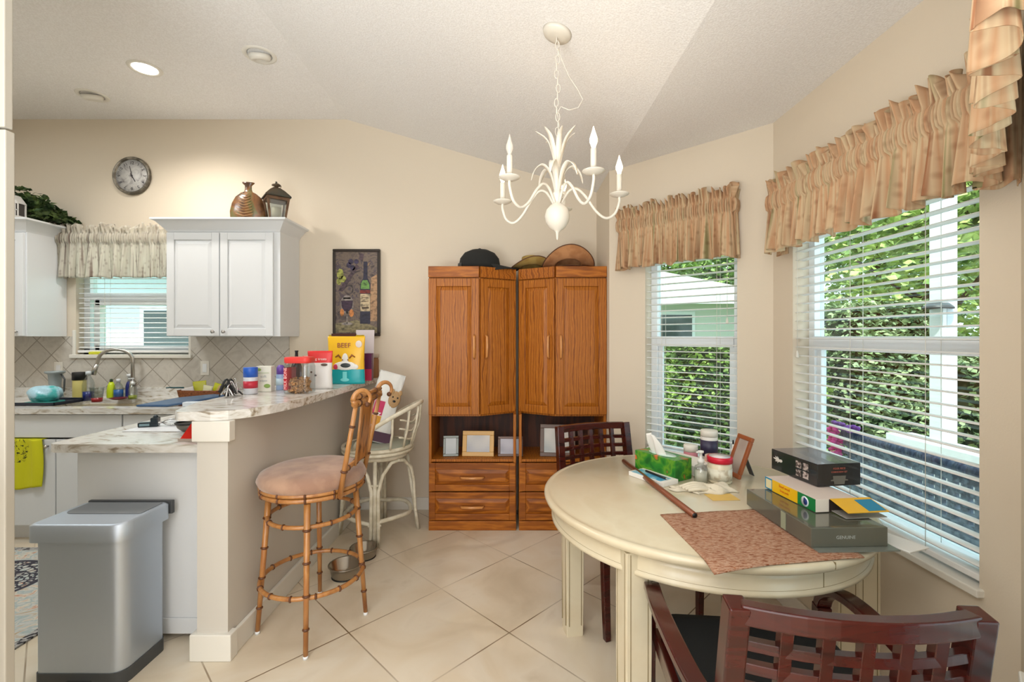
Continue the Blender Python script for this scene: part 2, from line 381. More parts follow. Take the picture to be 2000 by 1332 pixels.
def blind(F, hole, label, tilt=0.0, pitch=.0435, y=.03, depth=.042, cords=(.15, .85), zb=None, extra=None):
    u0, u1, z0, z1 = hole; t = thing('window_blind', label, 'blinds', tuple(F @ Vector(((u0+u1)/2, y, z0))))
    L = MB(T(*[-c for c in t.location]) @ F); zb = zb or z0+.03
    a = u0+.006; b = u1-.006
    def nb(): q = MB(); q.M = L.M; return q
    nb().box(a, b, y-.025, y+.025, z1-.05, z1-.005).build('headrail', M_slat, t, bevel=.002)
    q = nb(); z = zb+.03
    while z < z1-.06:
        Mx = T((a+b)/2, y, z) @ RX(tilt)
        pr = [(-depth/2, -.0015), (-depth/4, .0010), (0, .0018), (depth/4, .0010), (depth/2, -.0015), (depth/2, .001), (depth/4, .0036), (0, .0044), (-depth/4, .0036), (-depth/2, .001)]
        n = len(pr); v = [Mx @ Vector((-(b-a)/2, p[0], p[1])) for p in pr]+[Mx @ Vector(((b-a)/2, p[0], p[1])) for p in pr]
        q.add(v, [(k, k+n, (k+1) % n+n, (k+1) % n) for k in range(n)], True); q.add(v, [tuple(range(n)), tuple(range(n, 2*n))[::-1]], False)
        z += pitch
    q.build('slats', M_slat, t)
    nb().box(a, b, y-.024, y+.024, zb-.012, zb+.008).build('bottom_rail', M_slat, t, bevel=.003)
    for c in cords:
        x = u0+(u1-u0)*c; q = nb()
        q.tube([(x, y-.027, zb), (x, y-.027, z1-.03)], .0011, 5); q.tube([(x, y+.027, zb), (x, y+.027, z1-.03)], .0011, 5)
        q.build('ladder_cord', M_cord, t)
    if extra:
        x, zt = extra; q = nb(); q.tube([(x, y-.033, z1-.04), (x, y-.033, zt)], .0014, 5); q.build('pull_cord', M_cord, t)
        q = nb(); q.lathe([(.002, .03), (.005, .022), (.0085, 0), (.006, -.006), (0, -.007)], 10, (x, y-.033, zt-.02)); q.build('tassel', M_cord, t)
    return t
blind(F1, H1, 'white slatted blind filling the narrow angled window', R(-4), cords=(.2, .8), extra=(.80, 1.5))
blind(F2, H2, 'wide white slatted blind beside the dining table', R(-3), cords=(.42, .8), extra=(.215, 1.32))
blind(F3, H3, 'white blind mostly hidden under the nearest striped valance', R(-4), cords=(.5,))
blind(FK, KW, 'white slatted blind over the kitchen sink', R(12), pitch=.04, y=.03, depth=.024, cords=(.25,))

def floral(name, base, c2, c3, c4, sheer=0):
    m = bpy.data.materials.new(name); m.use_nodes = True; n = m.node_tree.nodes; L = m.node_tree.links; b = n['Principled BSDF']
    b.inputs['Roughness'].default_value = .85
    uv = n.new('ShaderNodeUVMap'); uv.uv_map = 'cloth'
    mp = n.new('ShaderNodeMapping'); mp.inputs['Scale'].default_value = (24, 1.2, 1); L.new(uv.outputs[0], mp.inputs[0])
    t = n.new('ShaderNodeTexNoise'); t.inputs['Scale'].default_value = 1; t.inputs['Detail'].default_value = 2; L.new(mp.outputs[0], t.inputs[0])
    r = n.new('ShaderNodeValToRGB'); el = r.color_ramp.elements
    for _ in range(3): el.new(.5)
    for e, (p, c) in zip(el, [(.30, c2), (.42, base), (.52, c3), (.60, base), (.72, c4)]): e.position = p; e.color = lin(c)
    L.new(t.outputs[0], r.inputs[0])
    t2 = n.new('ShaderNodeTexVoronoi'); t2.inputs['Scale'].default_value = 26; L.new(uv.outputs[0], t2.inputs[0])
    r2 = n.new('ShaderNodeValToRGB'); r2.color_ramp.elements[0].position = .12; r2.color_ramp.elements[1].position = .4
    r2.color_ramp.elements[0].color = lin(c2); r2.color_ramp.elements[1].color = (1, 1, 1, 1); L.new(t2.outputs[0], r2.inputs[0])
    mu = n.new('ShaderNodeMix'); mu.data_type = 'RGBA'; mu.blend_type = 'MULTIPLY'; mu.inputs[0].default_value = .35
    L.new(r.outputs[0], mu.inputs[6]); L.new(r2.outputs[0], mu.inputs[7]); L.new(mu.outputs[2], b.inputs['Base Color'])
    tr = n.new('ShaderNodeBsdfTranslucent'); L.new(mu.outputs[2], tr.inputs[0])
    mx = n.new('ShaderNodeMixShader'); mx.inputs[0].default_value = .25+sheer
    L.new(b.outputs[0], mx.inputs[1]); L.new(tr.outputs[0], mx.inputs[2]); L.new(mx.outputs[0], n['Material Output'].inputs[0])
    return m
M_val = floral('striped_floral_cotton', (224, 200, 162), (172, 118, 82), (212, 166, 126), (160, 150, 104))
M_valk = floral('taupe_striped_sheer', (240, 236, 224), (150, 126, 112), (222, 216, 204), (136, 118, 108), .25)
def valance(F, u0, u1, zt, zb, off, label, seed, mat_=M_val, head=.065, pocket=.075, folds=26, amp=.024, sag=0, hemdark=0, waves=1.0):
    rnd = random.Random(seed); t = thing('valance', label, 'valance', tuple(F @ Vector(((u0+u1)/2, -off, zb))))
    Ml = T(*[-c for c in t.location]) @ F
    L = u1-u0; Rr = .06; tot = L+2*off
    ph = [rnd.uniform(0, 2*PI) for _ in range(12)]
    kw = [rnd.uniform(.7, 1.3) for _ in range(12)]
    def path(s):
        d = s*tot
        if d < off: return u0, -d, (-1, 0)
        if d > off+L: return u1, -(tot-d), (1, 0)
        return u0+d-off, -off, (0, -1)
    def fold(s, f, k): return math.sin(2*PI*f*s+ph[k]+1.3*math.sin(2*PI*f*.17*s+ph[k+1])*kw[k])
    def pt(s, v):
        # v 0 top .. 1 bottom in metres below top
        z = zt-v*(zt-zb); d = zt-z
        x, y, nn = path(s)
        edge = min(1, min(s, 1-s)*tot/.02)
        if d < head:
            a = amp*.75*(1-d/head)+.006; w_ = fold(s, folds*1.6, 0)*a+fold(s, folds*.5, 2)*a*.5; z += .016*(1-d/head)*fold(s, folds*1.1, 4)+.012*(1-d/head)*fold(s, folds*.2, 3)
        elif d < head+pocket:
            w_ = .0085*fold(s, folds*2.6, 6)+.004+.006*math.sin(PI*(d-head)/pocket)
        else:
            q = (d-head-pocket)/max(.01, (zt-zb)-head-pocket); a = amp*(.35+.95*q)
            w_ = fold(s, folds*.62, 8)*a+fold(s, folds*1.5, 1)*a*.28*(1-q*.5)
            z += sag*q*fold(s, folds*.3, 9)+.004*q*fold(s, folds*.62, 5)
            x += .012*q*fold(s, folds*.4, 7)*waves
        w_ *= edge
        if nn[1] == 0: x += nn[0]*w_
        else: y -= w_
        return Ml @ Vector((x, y, z))
    nu = int(folds*22); nv = 26
    m = MB(); m.grid(pt, nu, nv)
    o = m.build('gathered_cloth', mat_, t, solid=.0016)
    uvl = o.data.uv_layers.new(name='cloth'); 
    for p in o.data.polygons:
        for li in p.loop_indices:
            vi = o.data.loops[li].vertex_index; uvl.data[li].uv = ((vi % (nu+1))/nu*tot*2.2, (vi//(nu+1))/nv*(zt-zb))
    q = MB(Ml); zr = zt-head-pocket/2
    q.tube([(u0-.002, -.004, zr), (u0, -off+.012, zr), (u1, -off+.012, zr), (u1+.002, -.004, zr)], .008, 8); q.build('curtain_rod', M_vinyl, t)
    return t
valance(F1, .12, .86, 2.245, 1.85, .085, 'gathered tan floral valance over the narrow angled window', 3, sag=.006, folds=24)
valance(F2, .13, 1.20, 2.185, 1.83, .10, 'long gathered tan floral valance over the wide window', 5, folds=40, sag=.012, amp=.026)
valance(F3, .03, 1.0, 2.26, 1.83, .07, 'near tan floral valance cut off by the right picture edge', 8, folds=20, amp=.022, sag=.012)
valance(FK, -3.60, -2.57, 2.27, 1.865, .09, 'taupe sheer gathered valance over the kitchen window', 12, M_valk, folds=24, amp=.018, head=.06)
# ------------------------------------------------------------------ helpers for panelled doors
def panel_door(m, x0, x1, z0, z1, y, th=.02, rail=.055, M=None, raised=True):
    """frame-and-panel door, front face at y (towards -Y)"""
    Mo = m.M.copy()
    if M is not None: m.M = m.M @ M
    m.box(x0, x0+rail, y, y+th, z0, z1); m.box(x1-rail, x1, y, y+th, z0, z1)
    m.box(x0+rail, x1-rail, y, y+th, z0, z0+rail); m.box(x0+rail, x1-rail, y, y+th, z1-rail, z1)
    a, b, c, d = x0+rail, x1-rail, z0+rail, z1-rail; g = .007; s = .028 if raised else .008
    yb = y+.011; yf = y+.002 if raised else y+.008
    v = [(a, yb, c), (b, yb, c), (b, yb, d), (a, yb, d), (a+s, yf, c+s), (b-s, yf, c+s), (b-s, yf, d-s), (a+s, yf, d-s)]
    m.add(v, [(0, 1, 5, 4), (1, 2, 6, 5), (2, 3, 7, 6), (3, 0, 4, 7), (4, 5, 6, 7)], False)
    m.M = Mo
# ------------------------------------------------------------------ kitchen
def base_cab(x0, x1, label, doors, false_front=True):
    t = thing('base_cabinet', label, 'cabinet', ((x0+x1)/2, 3.13, 0)); ox = (x0+x1)/2
    MB().box(x0-ox, x1-ox, 0.021, .57, .10, .69).box(x0-ox+.0, x1-ox, .08, .57, 0, .10).build('body', M_white, t)
    n = len(doors)
    m = MB(); m.box(x0-ox+.004, x1-ox-.004, 0, .02, .712, .868); m.build('drawer_front', M_white, t, bevel=.004)
    for a, b, ks in doors:
        m = MB(); m.box(a-ox+.003, b-ox-.003, .0, .02, .115, .70)
        d = m.build('door', M_white, t, bevel=.004)
        q = MB(); kx = b-ox-.05 if ks > 0 else a-ox+.05; q.lathe([(.006, 0), (.005, .014), (.013, .018), (.014, .024), (0, .028)], 12, M=T(kx, 0, .655) @ RX(R(90))); q.build('knob', M_nickel, d)
    return t
base_cab(-3.55, -2.65, 'white sink base cabinet with the yellow towel', [(-3.55, -3.10, 1), (-3.10, -2.65, -1)])
base_cab(-4.296, -3.553, 'white base cabinet behind the cream casing', [(-4.296, -3.553, 1)])
base_cab(-2.647, -2.03, 'white base cabinet right of the sink', [(-2.647, -2.03, 1)])
t = thing('peninsula_cabinet', 'white end panel of the peninsula cabinet behind the trash can', 'cabinet', (-1.69, 2.13, 0))
MB().box(-.32, .318, 0, .99, .10, .874).box(-.30, .318, .05, .99, 0, .10).build('body', M_white, t, bevel=.002)
MB().box(-.32, .318, -.006, 0, .03, .10).build('base_strip', M_white, t)
# worktop with sink hole
z0, z1 = .876, .914
m = MB(); sx0, sx1, sy0, sy1 = -3.30, -2.50, 3.21, 3.60
m.box(XL, sx0, 3.10, 3.728, z0, z1); m.box(sx0, sx1, 3.10, sy0, z0, z1); m.box(sx0, sx1, sy1, 3.728, z0, z1); m.box(sx1, -1.368, 3.10, 3.728, z0, z1)
m.prism([(-2.06, 2.075), (-2.09, 2.09), (-2.10, 2.12), (-2.10, 3.10), (-1.389, 3.10), (-1.389, 2.075)][::-1], z0, z1)
m.box(XL, -1.368, 3.70, 3.728, z1, .99)
tag(m.build('worktop', M_granite), 'grey and white granite kitchen worktop running onto the low peninsula', 'countertop')
t = thing('kitchen_sink', 'beige undermount sink below the faucet', 'sink', ((sx0+sx1)/2, (sy0+sy1)/2, .70))
m = MB(); hx, hy = .405, .20
m.box(-hx, hx, -hy, hy, 0, .01); m.box(-hx, -hx+.01, -hy, hy, 0, .176); m.box(hx-.01, hx, -hy, hy, 0, .176); m.box(-hx, hx, -hy, -hy+.01, 0, .176); m.box(-hx, hx, hy-.01, hy, 0, .176)
m.build('basin', mat('sink_beige', (206, 196, 172), .3), t, bevel=.004)
MB().lathe([(.04, 0), (.04, .004), (.0, .004)], 20, (0, 0, .0101)).build('drain', M_steelS, t)
# bar top
bar = [(-1.44, 1.985), (-1.30, 1.985), (-1.24, 2.015), (-1.18, 2.08), (-1.14, 2.17), (-1.11, 2.3), (-1.092, 2.5), (-1.085, 2.9), (-1.08, 3.72), (-1.56, 3.72), (-1.56, 2.4), (-1.545, 2.25), (-1.50, 2.10), (-1.47, 2.01)]
tag(MB().prism(bar, 1.035, 1.075).build('bar_top', M_granite, bevel=.006), 'raised granite bar top with a rounded front corner', 'countertop')
# faucet
t = thing('kitchen_faucet', 'brushed nickel gooseneck faucet behind the sink', 'faucet', (-3.0, 3.645, .914))
MB().lathe([(.03, 0), (.03, .008), (.022, .014), (.021, .11), (.018, .13), (.014, .135), (.0, .135)], 20).build('base', M_nickel, t)
P = [(0, 0, .13), (0, 0, .30)]+[(-.11+.11*math.cos(a)*1.0, -.03*(1-math.cos(a)), .30+.085*math.sin(a)) for a in [R(k) for k in range(15, 166, 15)]]+[(-.225, -.06, .28), (-.24, -.065, .24)]
MB().tube(P, .0125, 12).build('spout', M_nickel, t)
MB().tube([(-.228, -.062, .27), (-.252, -.07, .19)], [.015, .019], 12).build('spray_head', M_nickel, t)
MB().tube([(.015, -.01, .10), (.055, -.03, .115), (.075, -.04, .135)], [.012, .009, .007], 10).build('lever', M_nickel, t)

def crown(m, x0, x1, y0, y1, z0, z1, out, left=True, right=True):
    n = 5; rings = []
    for k, (o, z) in enumerate([(0, 0), (.006, .012), (.012, .02), (.7*out, .75*(z1-z0)), (out, .86*(z1-z0)), (out, z1-z0)]):
        a = x0-(o if left else 0); b = x1+(o if right else 0); rings.append([(a, y1, z0+z), (a, y0-o, z0+z), (b, y0-o, z0+z), (b, y1, z0+z)])
    v = [p for r in rings for p in r]; f = []
    for k in range(len(rings)-1):
        for j in range(4): a = k*4+j; b = k*4+(j+1) % 4; f.append((a, b, b+4, a+4))
    k = (len(rings)-1)*4; f += [(k, k+1, k+2, k+3), (3, 2, 1, 0)]
    m.add(v, f, False)
def wall_cab(x0, x1, doors, label, knobs, left=True, right=True):
    ox = (x0+x1)/2; t = thing('wall_cabinet', label, 'cabinet', (ox, 3.40, 1.40))
    MB().box(x0-ox, x1-ox, .02, .328, 0, .80).build('body', M_white, t, bevel=.002)
    m = MB(); crown(m, x0-ox, x1-ox, .015, .328, .775, .865, .075, left, right); m.build('crown_moulding', M_white, t)
    for (a, b), k in zip(doors, knobs):
        m = MB(); panel_door(m, a-ox, b-ox, .004, .768, 0); d = m.build('door', M_white, t, bevel=.0025)
        q = MB(); q.lathe([(.005, 0), (.004, .012), (.012, .016), (.013, .022), (0, .026)], 12, M=T(k-ox, 0, .035) @ RX(R(90))); q.build('knob', M_nickel, d)
    return t
wall_cab(-2.555, -1.72, [(-2.55, -2.163), (-2.155, -1.765)], 'white two-door wall cabinet right of the kitchen window', [-2.20, -2.12])
wall_cab(-4.29, -3.60, [(-4.28, -3.95), (-3.945, -3.61)], 'white wall cabinet left of the kitchen window', [-3.98, -3.65], left=False)
# outlets
for x, z, l in ((-3.655, 1.135, 'white outlet plate left of the faucet'), (-2.475, 1.145, 'white outlet plate right of the faucet')):
    t = thing('outlet_plate', l, 'outlet', (x, YB-.0125, z))
    MB().box(-.035, .035, -.006, 0, -.058, .058).build('cover', M_trim, t, bevel=.002)
    MB().box(-.017, .017, -.009, -.0055, -.034, .034).build('receptacle', M_vinyl, t, bevel=.002)
# towel
def towel_pt(u, v):
    x = u*.25; z = -v*.33-.01*math.sin(u*5)*v
    f = math.sin(u*17+1)*.006*(1-v*.5)+ (.012*math.sin(min(1, max(0, (u-.72)/.28))*PI))
    return (x+.012*math.sin(v*3)*u, -f-.014, z)
t = thing('kitchen_towel', 'yellow kitchen towel with black print hanging on the sink cabinet door', 'towel', (-3.43, 3.127, .705))
ty = ramp_mat('yellow_towel_print', [(0, (40, 42, 14)), (.40, (60, 62, 20)), (.44, (206, 204, 30)), (1, (222, 216, 34))], 34, (1, 1, 1), .95, 3, 2, bump=(200, .3, .002))
typ = mat('yellow_terry', (214, 212, 30), .95, bump=(220, .4, .002))
m = MB(); m.grid(towel_pt, 40, 24); o = m.build('cloth', [typ, ty], t, solid=.004)
for p in o.data.polygons:
    c = p.center
    if c.x < .165-.25*max(0, -c.z-.05) and c.z > -.16: p.material_index = 1
MB().box(0.0, .25, -.012, .035, -.004, .0).build('folded_edge', typ, t)
# rug
def rug_mat():
    m = bpy.data.materials.new('rug_medallion'); m.use_nodes = True; n = m.node_tree.nodes; L = m.node_tree.links; b = n['Principled BSDF']; b.inputs['Roughness'].default_value = 1
    tc = n.new('ShaderNodeTexCoord')
    t = n.new('ShaderNodeTexNoise'); t.inputs['Scale'].default_value = 9; t.inputs['Detail'].default_value = 5; t.inputs['Distortion'].default_value = 2; L.new(tc.outputs['Object'], t.inputs[0])
    r = n.new('ShaderNodeValToRGB'); el = r.color_ramp.elements
    for _ in range(3): el.new(.5)
    for e, (p, c) in zip(el, [(.3, (176, 150, 110)), (.42, (196, 196, 190)), (.5, (158, 172, 172)), (.58, (206, 200, 184)), (.7, (186, 120, 90))]): e.position = p; e.color = lin(c)
    L.new(t.outputs[0], r.inputs[0])
    ln = n.new('ShaderNodeVectorMath'); ln.operation = 'LENGTH'; mp = n.new('ShaderNodeMapping'); mp.inputs['Scale'].default_value = (1, 1.15, 1)
    L.new(tc.outputs['Object'], mp.inputs[0]); L.new(mp.outputs[0], ln.inputs[0])
    v = n.new('ShaderNodeTexVoronoi'); v.inputs['Scale'].default_value = 30; v.feature = 'DISTANCE_TO_EDGE'; L.new(tc.outputs['Object'], v.inputs[0])
    lt = n.new('ShaderNodeMath'); lt.operation = 'LESS_THAN'; lt.inputs[1].default_value = .13; L.new(v.outputs[0], lt.inputs[0])
    inside = n.new('ShaderNodeMath'); inside.operation = 'LESS_THAN'; inside.inputs[1].default_value = .30; L.new(ln.outputs['Value'], inside.inputs[0])
    edge = n.new('ShaderNodeMath'); edge.operation = 'COMPARE'; edge.inputs[1].default_value = .295; edge.inputs[2].default_value = .014; L.new(ln.outputs['Value'], edge.inputs[0])
    mu = n.new('ShaderNodeMath'); mu.operation = 'MULTIPLY'; L.new(lt.outputs[0], mu.inputs[0]); L.new(inside.outputs[0], mu.inputs[1])
    mxx = n.new('ShaderNodeMath'); mxx.operation = 'MAXIMUM'; L.new(mu.outputs[0], mxx.inputs[0]); L.new(edge.outputs[0], mxx.inputs[1])
    mx = n.new('ShaderNodeMix'); mx.data_type = 'RGBA'; L.new(mxx.outputs[0], mx.inputs[0]); L.new(r.outputs[0], mx.inputs[6]); mx.inputs[7].default_value = lin((58, 56, 66))
    L.new(mx.outputs[2], b.inputs['Base Color']); return m
t = thing('kitchen_rug', 'faded blue and cream medallion rug on the kitchen floor', 'rug', (-3.0, 2.60, 0))
MB().box(-.7, .74, -.95, .40, 0, .008).build('field', rug_mat(), t)
bm_ = ramp_mat('rug_border', [(.42, (52, 50, 54)), (.52, (168, 166, 162))], 26, (1, 1, 1), 1, 3, 2)
m = MB()
m.box(.74, .78, -.99, .44, 0, .0085); m.box(-.74, -.7, -.99, .44, 0, .0085); m.box(-.7, .74, .40, .44, 0, .0085); m.box(-.7, .74, -.99, -.95, 0, .0085); m.build('border', bm_, t)
# trash can
t = thing('trash_can', 'tall rectangular stainless steel trash can in front of the peninsula', 'trash can', (-1.722, 1.955, 0))
def rr(x0, x1, y0, y1, rad, n=6, rads=None):
    P = []; rads = rads or [rad]*4
    for (cx, cy, a0), r_ in zip(((x1, y1, 0), (x0, y1, 90), (x0, y0, 180), (x1, y0, 270)), rads):
        sx = -1 if cx == x1 else 1; sy = -1 if cy == y1 else 1
        for k in range(n+1):
            a = R(a0+90*k/n); P.append((cx+sx*r_+r_*math.cos(a), cy+sy*r_+r_*math.sin(a)))
    return P
def loft(m, rings, sm=True, cap=True):
    n = len(rings[0]); v = [p for r in rings for p in r]; f = []
    for k in range(len(rings)-1):
        for j in range(n): a = k*n+j; b = k*n+(j+1) % n; f.append((a, b, b+n, a+n))
    m.add(v, f, sm)
    if cap: m.add(v, [tuple(range(n))[::-1], tuple(range((len(rings)-1)*n, len(rings)*n))], False)
pl = rr(-.18, .165, -.118, .118, .03, 6, [.03, .03, .02, .05])
m = MB(); loft(m, [[(x, y, .055) for x, y in pl], [(x, y, .585) for x, y in pl]]); m.build('body', M_steel, t)
pb = rr(-.183, .168, -.121, .121, .03, 6, [.03, .03, .02, .05]); m = MB(); loft(m, [[(x, y, 0) for x, y in pb], [(x, y, .056) for x, y in pb]]); m.build('base', M_dgrey, t, bevel=.004)
pc = rr(-.198, .182, -.135, .125, .03, 6, [.02, .02, .022, .055]); pd = rr(-.188, .172, -.127, .118, .03, 6, [.02, .02, .02, .05])
m = MB(); loft(m, [[(x, y, .583) for x, y in pc], [(x, y, .648) for x, y in pc], [(x, y, .654) for x, y in pd]]); lid = m.build('lid', M_steel, t)
pe = rr(-.17, .16, -.02, .112, .02, 4, [.01, .01, .04, .01]); m = MB(); loft(m, [[(x, y, .654) for x, y in pe], [(x, y, .656) for x, y in pe]]); m.build('sensor_panel', mat('grey_lid_plastic', (112, 116, 120), .4), lid)
MB().box(-.19, .19, .122, .14, .60, .66).build('hinge', M_dgrey, t, bevel=.004)
MB().box(-.05, .05, -.155, -.118, .012, .03).build('foot_pedal', M_steelS, t, bevel=.004)
# ------------------------------------------------------------------ oak cabinets
def oak_unit(xo, mir, label):
    """left unit: flat left half, right half receding; mir=-1 mirrors"""
    W = .412; t = thing('oak_cabinet', label, 'cabinet', (xo, 3.316, 0)); s = mir
    def X(x): return x if s > 0 else -x
    def bx(m, x0, x1, *a): a0, a1 = sorted((X(x0), X(x1))); m.box(a0, a1, *a)
    h = W/2*1.532   # half width
    m = MB(); bx(m, -h, h, .006, .40, 0, .068); m.build('plinth', M_oakh, t, bevel=.003)
    m = MB(); bx(m, -h, -h+.02, .012, .40, .068, .836); bx(m, h-.02, h, .012, .40, .068, .836); bx(m, -h+.02, h-.02, .02, .40, .068, .09); bx(m, -h+.02, h-.02, .008, .40, .495, .513)
    m.build('carcass', M_oak, t, bevel=.002)
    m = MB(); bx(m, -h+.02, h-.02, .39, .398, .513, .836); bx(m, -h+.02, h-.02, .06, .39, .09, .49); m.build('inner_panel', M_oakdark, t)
    for z0_, z1_ in ((.287, .488), (.078, .278)):
        m = MB(); panel_door(m, -h+.004, h-.004, z0_, z1_, -.004, .024, .045); d = m.build('drawer', M_oakh, t, bevel=.003)
        q = MB(); zc = (z0_+z1_)/2; q.tube([(-.085, -.006, zc), (-.07, -.028, zc), (0, -.034, zc), (.07, -.028, zc), (.085, -.006, zc)], [.006, .009, .010, .009, .006], 10); q.build('handle', M_hand, d)
    # upper box with the receding half
    k = .055; pts = [(-h, .40), (-h, .022), (k, .022), (h, .18), (h, .40)]
    P = [(X(a), b) for a, b in pts]; P = P if s > 0 else P[::-1]
    MB().prism(P, .822, 1.83).build('upper_body', M_oak, t, bevel=.002)
    dep = math.hypot(h-k, .158); ang = math.atan2(.158, h-k)
    Ma = T(X(k), .0, 0) @ RZ(ang*s)
    m = MB(); bx(m, -h-.001, k-.006, -.004, .03, 1.826, 1.905)
    Mo = m.M; m.M = Ma; bx(m, .006, dep, -.004, .03, 1.826, 1.905); m.M = Mo
    P2 = [(X(a), b) for a, b in [(-h, .40), (-h, .03), (k, .03), (h, .19), (h, .40)]]; P2 = P2 if s > 0 else P2[::-1]; m.prism(P2, 1.826, 1.90)
    m.build('cornice', M_oakh, t, bevel=.003)
    def hand(dm, x):
        q = MB(dm); q.tube([(x, -.004, 1.24), (x, -.024, 1.255), (x, -.028, 1.33), (x, -.024, 1.395), (x, -.004, 1.41)], [.006, .008, .009, .008, .006], 10); return q
    m = MB(); a0, a1 = sorted((X(-h), X(k-.006))); panel_door(m, a0, a1, .836, 1.818, 0, .022, .058); d = m.build('door', M_oak, t, bevel=.003)
    hand(Matrix(), X(k-.04)).build('handle', M_hand, d)
    m = MB(Ma); a0, a1 = sorted((X(.008), X(dep))); panel_door(m, a0, a1, .836, 1.818, 0, .022, .058); d = m.build('door', M_oak, t, bevel=.003)
    hand(Ma, X(.045)).build('handle', M_hand, d)
    return t
oak_unit(-.286, 1, 'left honey oak cabinet of the pair, black cap on top')
oak_unit(.3655, -1, 'right honey oak cabinet of the pair, tan hats on top')
def photo_frame(name, w, h, fw, rgb, label, loc, rz, lean=R(-14), pic=(150, 160, 170), strut=True, metal=0, pic2=(190, 190, 190), th=.014, fm=None):
    t = thing(name, label, 'picture frame', loc, rot=(lean, 0, rz)); fm = fm or mat('frame_%d_%d_%d' % rgb, rgb, .4, metal)
    m = MB(); m.box(-w/2, w/2, 0, th, 0, fw); m.box(-w/2, w/2, 0, th, h-fw, h); m.box(-w/2, -w/2+fw, 0, th, fw, h-fw); m.box(w/2-fw, w/2, 0, th, fw, h-fw)
    m.build('frame', fm, t, bevel=.003)
    MB().box(-w/2+fw, w/2-fw, .005, .009, fw, h-fw).build('photo', mat('photo_%d_%d_%d' % pic, pic, .2, mix=(pic2, 5, (1, 1, 1), 1, (.35, .65))), t)
    MB().box(-w/2+fw, w/2-fw, .0095, th-.001, fw, h-fw).build('backing', M_dgrey, t)
    if strut:
        a = -lean
        m = MB(T(0, th, h*.62) @ RX(a*2.1)); m.box(-.018, .018, 0, .003, -h*.60, 0); m.build('easel_leg', M_dgrey, t)
    return t
zf = .5145
photo_frame('photo_frame', .115, .15, .018, (112, 116, 112), 'small ornate pewter photo frame at the left end of the oak shelf', (-.452, 3.40, zf), R(4), pic=(150, 156, 158), metal=.6)
photo_frame('photo_frame', .235, .185, .032, (206, 160, 88), 'light wood photo frame, second from left on the oak shelf', (-.252, 3.40, zf), R(-2), pic=(150, 150, 156), pic2=(196, 188, 176))
photo_frame('photo_frame', .185, .145, .018, (98, 78, 70), 'dark brown small photo frame, third on the oak shelf', (-.012, 3.40, zf), R(0), pic=(122, 118, 130), pic2=(190, 186, 196), metal=.3)
photo_frame('photo_frame', .26, .235, .03, (92, 66, 52), 'large dark framed photo behind the far dining chair', (.335, 3.39, zf), R(-6), pic=(146, 152, 150), pic2=(206, 196, 186))
MB_w = MB().tube([(.0, 3.60, .83), (.01, 3.55, .80), (.025, 3.50, .74), (.02, 3.49, .66), (.0, 3.50, .6)], .003, 6)
# hats
def cap():
    t = thing('baseball_cap', 'black baseball cap on the left oak cabinet', 'cap', (-.245, 3.50, 1.9055), R(8)); t.scale = (1.3, 1.3, 1.2)
    m = MB(); m.lathe([(.10, 0), (.102, .03), (.096, .07), (.075, .105), (.04, .125), (0, .131)], 28, sx=1.18, sy=.95); m.build('crown', mat('black_cotton', (34, 34, 32), .95, bump=(200, .3, .002)), t)
    def br(u, v):
        a = R(-65+130*u); r_ = .095+.095*v*math.cos(a*.9); return (.01+r_*math.cos(a)*1.15, r_*math.sin(a)*.95*(1-.12*v), .026-.022*v*1.0-.018*(abs(u-.5)*2)**2*v)
    m = MB(); m.grid(br, 20, 8); m.build('visor', mat('black_cotton', (34, 34, 32), .95), t, solid=.004)
    MB().ball((0, 0, .131), (.009, .009, .005)).build('top_button', mat('black_cotton', (34, 34, 32), .95), t)
    def st(u, v):
        a = R(150+60*u); return (.125*math.cos(a)-.0, .10*math.sin(a), .005+.03*v)
    m = MB(); m.grid(st, 10, 3); m.build('back_strap', mat('grey_strap', (70, 70, 68), .9), t, solid=.004)
cap()
def cowboy(name, label, loc, rz, mc, mb_, sc=1.0, curl=.05, tilt=0, crown_h=.11, brim=.175, band=True, roty=0):
    t = thing(name, label, 'hat', loc, rot=(tilt, roty, rz)); mt = mat(name+'_felt', mc, .9, mix=(mb_, 14, (1, 1, 1), 3, (.4, .6)), bump=(260, .3, .002))
    def bf(u, v):
        a = 2*PI*u; ri = .085; r_ = ri+(brim-ri)*v; x = r_*math.cos(a)*1.12*sc; y = r_*math.sin(a)*sc
        return (x, y, curl*sc*(abs(math.sin(a))**2.0)*v**1.5-.012*sc*(math.cos(a)**2)*v*v+.012*sc)
    m = MB(); m.grid(bf, 56, 10); m.build('brim', mt, t, solid=.005)
    m = MB(); m.tube([bf(k/56, 1) for k in range(56)], .0042, 6, closed=True); m.build('brim_binding', mat('hat_band_brown', (96, 62, 40), .8), t)
    def cf(u, v):
        a = 2*PI*u
        if v < .75: q = v/.75; r_ = .086-.014*q; z = crown_h*q
        else: q = (v-.75)/.25; r_ = .072*(1-q); z = crown_h-.028*math.sin(q*PI/2)*(.6+.4*abs(math.cos(a)))
        return (r_*math.cos(a)*1.18*sc, r_*math.sin(a)*.95*sc, z*sc+.012*sc)
    m = MB(); m.grid(cf, 40, 14); m.build('crown', mt, t)
    if band:
        m = MB(); m.lathe([(.0875, .014), (.0855, .032)], 32, sx=1.18*sc, sy=.96*sc, cap=''); m.build('hat_band', mat('hat_band_brown', (96, 62, 40), .8), t, solid=.003)
    return t
cowboy('straw_hat', 'olive and straw brimmed hat between the caps and cowboy hat', (.15, 3.56, 1.925), R(20), (176, 150, 84), (160, 130, 66), .82, .05, R(-10), .10)
cowboy('cowboy_hat', 'large tan cowboy hat with curled brim on the right oak cabinet', (.43, 3.53, 1.935), R(4), (196, 142, 96), (176, 122, 78), 1.02, .065, R(-24), .10)
